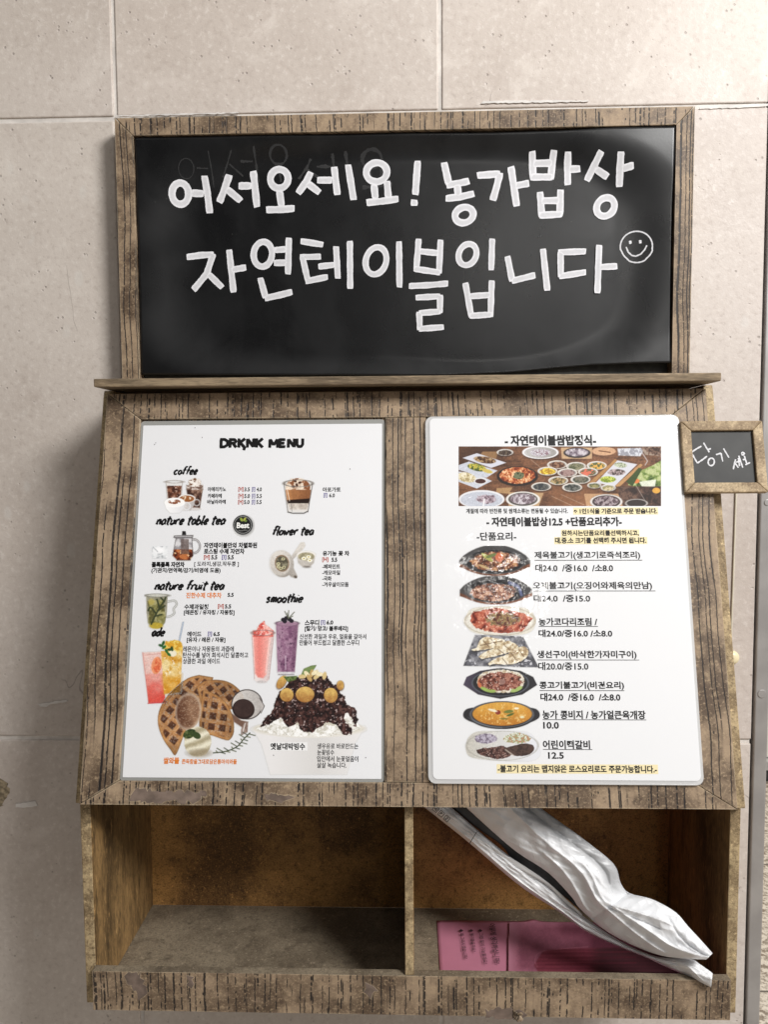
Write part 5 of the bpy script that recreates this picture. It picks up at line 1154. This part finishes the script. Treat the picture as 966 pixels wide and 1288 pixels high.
sheet_f = link('sheet', me, PINK, flyer, fmat(FL)); m_ = sheet_f.modifiers.new('thickness', 'SOLIDIFY'); m_.thickness = .0002; m_.offset = -1
FTX = flat('flyer_ink', (.05, .025, .035), .6)
def floor_word(s, top, bot, w_px):
    v, f = glyphs(s, .012)
    a = np.array(p2_at(FL, *top, .002)); b = np.array(p2_at(FL, *bot, .002)); L = np.linalg.norm(b - a); d = (b - a) / L; n = np.array([-d[1], d[0]]) * -1
    w_ = abs(p2_at(FL, top[0] + w_px, top[1], .002)[0] - a[0])
    up = np.array([1.0, 0]) if n[0] == 0 else np.array([abs(n[0]), n[1] * np.sign(n[0])])
    return [(*(a + d * L * q[0] + up * w_ * (q[1] - .5)), .0036) for q in v], [tuple(q) for q in f]
for s, top, bot, w_ in (('어떻게 생각하십니까?', (619, 1163.5), (625.5, 1214), 8.2), ('◆ 그런 일이 가능할까요?', (604, 1170.5), (611, 1214.5), 5.6), ('◆ 평가했을까요?', (592.5, 1170.5), (596.5, 1199), 5.6), ('◆ 왜 그러시겠습니까?', (580, 1170.5), (586, 1208), 5.6)):
    V, Fc = floor_word(s, top, bot, w_)
    link('flyer_line', pymesh('flyer_line', V, Fc), FTX, sheet_f, fmat(FL))
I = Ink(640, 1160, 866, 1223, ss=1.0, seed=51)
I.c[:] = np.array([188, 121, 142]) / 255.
I.poly([(650, 1159.5), (868, 1159.5), (868, 1224), (646, 1224)], I.mixc((150, 84, 104), (86, 34, 50), np.clip((I.X - 648) / 110 + (I.n(.05, 2) - .5) * .9, 0, 1)), soft=14)  # mottled maroon fill: the bag's shadow painted into the flyer's colour
I.poly([(682, 1198), (690, 1194), (760, 1192), (866, 1190), (866, 1224), (678, 1224), (672, 1214)], I.mixc((104, 36, 52), (124, 48, 64), .5 + .5 * np.sin(I.Y * 1.35)) * (1 - .45 * sst(735, 760, I.X)[..., None]))  # printed brick rows, darkened to the right for the same painted shadow
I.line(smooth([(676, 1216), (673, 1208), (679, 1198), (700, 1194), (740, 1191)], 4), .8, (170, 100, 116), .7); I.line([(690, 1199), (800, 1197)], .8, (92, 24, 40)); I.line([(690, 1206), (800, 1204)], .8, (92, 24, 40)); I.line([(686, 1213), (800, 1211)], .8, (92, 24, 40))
g = G('flyer_picture_shade_ink'); g.set(Base_Color=g.attr('ink'), Roughness=.6)
I.make('flyer_picture_shade', FL, g.m, sheet_f, .0040)

# ---- rolled white plastic bag leaning from the back of the compartment out over the front rail
def depth(px): return np.interp(px, [530, 640, 740, 800, 850, 900], [-.055, -.066, -.080, -.092, -.106, -.1245])
def arc(pts, n):
    p = np.array(smooth(pts, 4)); d = np.r_[0, np.cumsum(np.hypot(*np.diff(p, axis=0).T))]; t = np.linspace(0, d[-1], n)
    return np.stack([np.interp(t, d, p[:, 0]), np.interp(t, d, p[:, 1])], 1)
def sheet_body(name, up, lo, bulge, dz, mat, parent, n=150, m=44, amp=.0022, seed=1, back=.006, folds=(), cre=0, crh=.0012, grey=True):
    U, L = arc(up, n), arc(lo, n)
    s = np.linspace(0, 1, n)[None, :]; t = np.linspace(0, 1, m)[:, None]
    PX = U[None, :, 0] * (1 - t) + L[None, :, 0] * t; PY = U[None, :, 1] * (1 - t) + L[None, :, 1] * t
    prof = np.sin(np.pi * np.clip(t, 0, 1)) ** .75
    a = vnoise(s * 1.6 + t * .8, t * 1.2 - s * .6, 2.0, seed); b = np.abs(vnoise(s * 5 + t * 2.2, t * 2.4 - s * 3.0, 1.3, seed + 1) - .5) * 2; c = np.abs(vnoise(s * 12 - t * 3, t * 4 + s * 3, 1.4, seed + 2) - .5) * 2
    disp = bulge * prof * (.75 + .5 * a) + amp * (.8 * (1 - b) ** 9 + .35 * (1 - c) ** 9 - .15) * (prof ** .5)
    for (sa, ta, sb, tb, w_, h_) in folds:
        e = np.array([sb - sa, tb - ta]); q = np.clip(((s - sa) * e[0] + (t - ta) * e[1]) / (e @ e), 0, 1)
        d = np.hypot((s - sa - e[0] * q) * 1.0, (t - ta - e[1] * q) * .35); disp = disp + h_ * np.exp(-d / (w_ * .8))
    rs = np.random.RandomState(seed + 50)
    asp = 3.2                                                # the body is about three times longer than wide
    for k in range(cre):                                   # faceted crumple: straight sharp folds, each only over a patch
        an = rs.normal(.15, .75); fx = rs.uniform(2.0, 7.0); ph = rs.rand()
        q = (s * asp * math.cos(an) + t * math.sin(an)) * fx + ph + .35 * vnoise(s * 2, t * 2, 1.7, seed + k)
        tri = np.abs(q % 1 - .5) * 2
        sc_, tc_ = rs.rand(), rs.rand(); gate = np.exp(-(((s - sc_) * asp) ** 2 + (t - tc_) ** 2) / rs.uniform(.03, .22))
        disp = disp + (tri - .5) * crh * (4.0 / fx) * gate * prof ** .5
    dep = depth(PX) + dz
    r = ray(PX, PY)
    Pf = CAM + r * ((dep - disp - CAM[1]) / r[..., 1])[..., None]
    Pb = CAM + r * ((dep + back * prof - CAM[1]) / r[..., 1])[..., None]
    ring_ = np.concatenate([Pf, Pb[-2:0:-1]], 0); R_ = len(ring_)
    idx = np.arange(R_ * n).reshape(R_, n); nxt = np.roll(idx, -1, 0)
    q = np.stack([idx[:, :-1], nxt[:, :-1], nxt[:, 1:], idx[:, 1:]], -1).reshape(-1, 4)
    Fc = [tuple(map(int, v)) for v in q] + [tuple(map(int, idx[::-1, 0])), tuple(map(int, idx[:, -1]))]
    me = pymesh(name, ring_.reshape(-1, 3), Fc)
    bm = bmesh.new(); bm.from_mesh(me); bmesh.ops.recalc_face_normals(bm, faces=bm.faces[:]); bm.to_mesh(me); bm.free()
    me.polygons.foreach_set('use_smooth', np.ones(len(me.polygons), bool))
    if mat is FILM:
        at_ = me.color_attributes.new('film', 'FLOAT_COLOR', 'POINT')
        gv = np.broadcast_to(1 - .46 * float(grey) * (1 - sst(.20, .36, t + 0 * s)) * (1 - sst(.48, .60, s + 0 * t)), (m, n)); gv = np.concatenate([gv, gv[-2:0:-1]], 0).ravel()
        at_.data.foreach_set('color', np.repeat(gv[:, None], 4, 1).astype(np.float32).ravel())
    return link(name, me, mat, parent)
def plastic():
    g = G('white_poly_film'); o = g.co(); n = g.noise(o, 60, 4, .6, .6); w_ = g.noise(g.scale(o, (1, 1, 1)), 190, 3, .6, 1.0)
    crease = g.math('ABSOLUTE', g.math('SUBTRACT', g.noise(o, 46, 3, .55, .9), .5)); cr = g.step(crease, .0, .05, 1.0, 0.0)
    h = g.math('ADD', g.math('ADD', g.math('MULTIPLY', n, 1.0), g.math('MULTIPLY', w_, .25)), g.math('MULTIPLY', cr, .35))
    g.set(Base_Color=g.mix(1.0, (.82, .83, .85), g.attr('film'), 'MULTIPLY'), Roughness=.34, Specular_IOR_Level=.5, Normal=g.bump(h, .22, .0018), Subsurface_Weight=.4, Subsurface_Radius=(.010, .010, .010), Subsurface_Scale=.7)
    return g.m
FILM = plastic()
bag = empty('plastic_bag', Matrix.Translation((.16, -.09, ZF)), 'crumpled white plastic bag of folded papers, leaning out over the front rail', 'plastic bag')
UP_A = [(668, 1004), (683, 1018), (730, 1052), (772, 1086), (781, 1110), (792, 1123), (821, 1131), (850, 1147), (866, 1165), (881, 1181), (897, 1199)]
LO_A = [(572, 1002), (589, 1018), (622, 1048), (652, 1073), (690, 1098), (719, 1128), (729, 1142), (757, 1167), (792, 1187), (832, 1202), (868, 1206), (889, 1207)]
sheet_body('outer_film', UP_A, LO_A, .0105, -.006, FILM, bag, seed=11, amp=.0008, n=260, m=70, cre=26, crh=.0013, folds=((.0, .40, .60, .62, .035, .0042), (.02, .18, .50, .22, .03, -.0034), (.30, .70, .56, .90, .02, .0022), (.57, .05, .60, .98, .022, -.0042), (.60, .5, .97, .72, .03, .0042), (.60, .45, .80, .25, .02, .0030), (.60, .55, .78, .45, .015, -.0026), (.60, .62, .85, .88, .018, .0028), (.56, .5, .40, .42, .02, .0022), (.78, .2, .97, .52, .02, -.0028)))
UP_B = [(545, 1000), (566, 1014), (603, 1046), (640, 1076), (690, 1112), (716, 1138), (745, 1160), (785, 1186), (826, 1203), (868, 1206), (880, 1212), (897, 1224)]
LO_B = [(520, 1006), (537, 1018), (590, 1060), (640, 1103), (668, 1124), (704, 1147), (735, 1170), (775, 1189), (810, 1203), (840, 1217), (870, 1230), (895, 1242)]
sheet_body('inner_film', UP_B, LO_B, .0055, .004, FILM, bag, seed=23, amp=.0006, n=240, m=50, cre=22, crh=.0016, back=.004, grey=False, folds=((.1, .8, .9, .85, .03, .002), (.86, .0, .98, .9, .03, .003)))
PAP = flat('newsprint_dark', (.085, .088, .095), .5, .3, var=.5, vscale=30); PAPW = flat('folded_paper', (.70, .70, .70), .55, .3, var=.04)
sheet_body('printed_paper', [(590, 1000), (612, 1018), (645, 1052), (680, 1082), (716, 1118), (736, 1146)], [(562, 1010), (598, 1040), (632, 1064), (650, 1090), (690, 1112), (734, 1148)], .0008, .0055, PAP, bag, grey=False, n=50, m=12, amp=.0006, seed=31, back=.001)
sheet_body('folded_paper', [(624, 1070), (650, 1083), (690, 1110), (716, 1134), (733, 1150)], [(600, 1052), (645, 1088), (686, 1112), (712, 1136), (732, 1152)], .0006, -.0006, PAPW, bag, grey=False, n=50, m=10, amp=.0003, seed=33, back=.0008)
# marks printed on the film: a ruled edge and small boxed signs
BAGF_Y = lambda px: float(depth(px)) + .004 - .0068
def film_line(name, pts, w_px, mat):
    V = []; Fc = []
    for k, ((x0, y0), (x1, y1)) in enumerate(zip(pts[:-1], pts[1:])):
        d = np.array([x1 - x0, y1 - y0], float); d /= np.linalg.norm(d) + 1e-9; n_ = np.array([-d[1], d[0]]) * w_px / 2; b0 = len(V)
        for (x, y), s_ in (((x0, y0), 1), ((x1, y1), 1), ((x1, y1), -1), ((x0, y0), -1)): V.append(aty(x + n_[0] * s_, y + n_[1] * s_, BAGF_Y(x) - .0028))
        Fc.append((b0, b0 + 1, b0 + 2, b0 + 3))
    return link(name, pymesh(name, V, Fc), mat, bag)
MARK = flat('film_print', (.03, .03, .035), .4)
film_line('edge_rule', [(600, 1046), (590.5, 1061.5)], .9, MARK)
for k, (x, y) in enumerate(((548, 1017.5), (555, 1023.5), (562, 1029.5))):
    c_, n_ = math.cos(math.radians(40)), math.sin(math.radians(40)); R2 = lambda a, b: (x + a * c_ - b * n_, y + a * n_ + b * c_)
    film_line('recycling_mark', [R2(-3, -3.2), R2(3.2, -3.2), R2(3.2, 3.2), R2(-3, 3.2), R2(-3, -3.2)], .7, MARK)
    film_line('recycling_mark', [[R2(1.2, 1.8), R2(1.2, -1.8), R2(-1.4, .8), R2(1.9, .8)], [R2(-1.2, 1.8), R2(-1.2, -1.7), R2(1.2, -1.2), R2(-1, .2)], [R2(-1.4, -1.6), R2(1.4, -1.6), R2(-1.4, 1.6), R2(1.5, 1.6)]][k], .8, MARK)
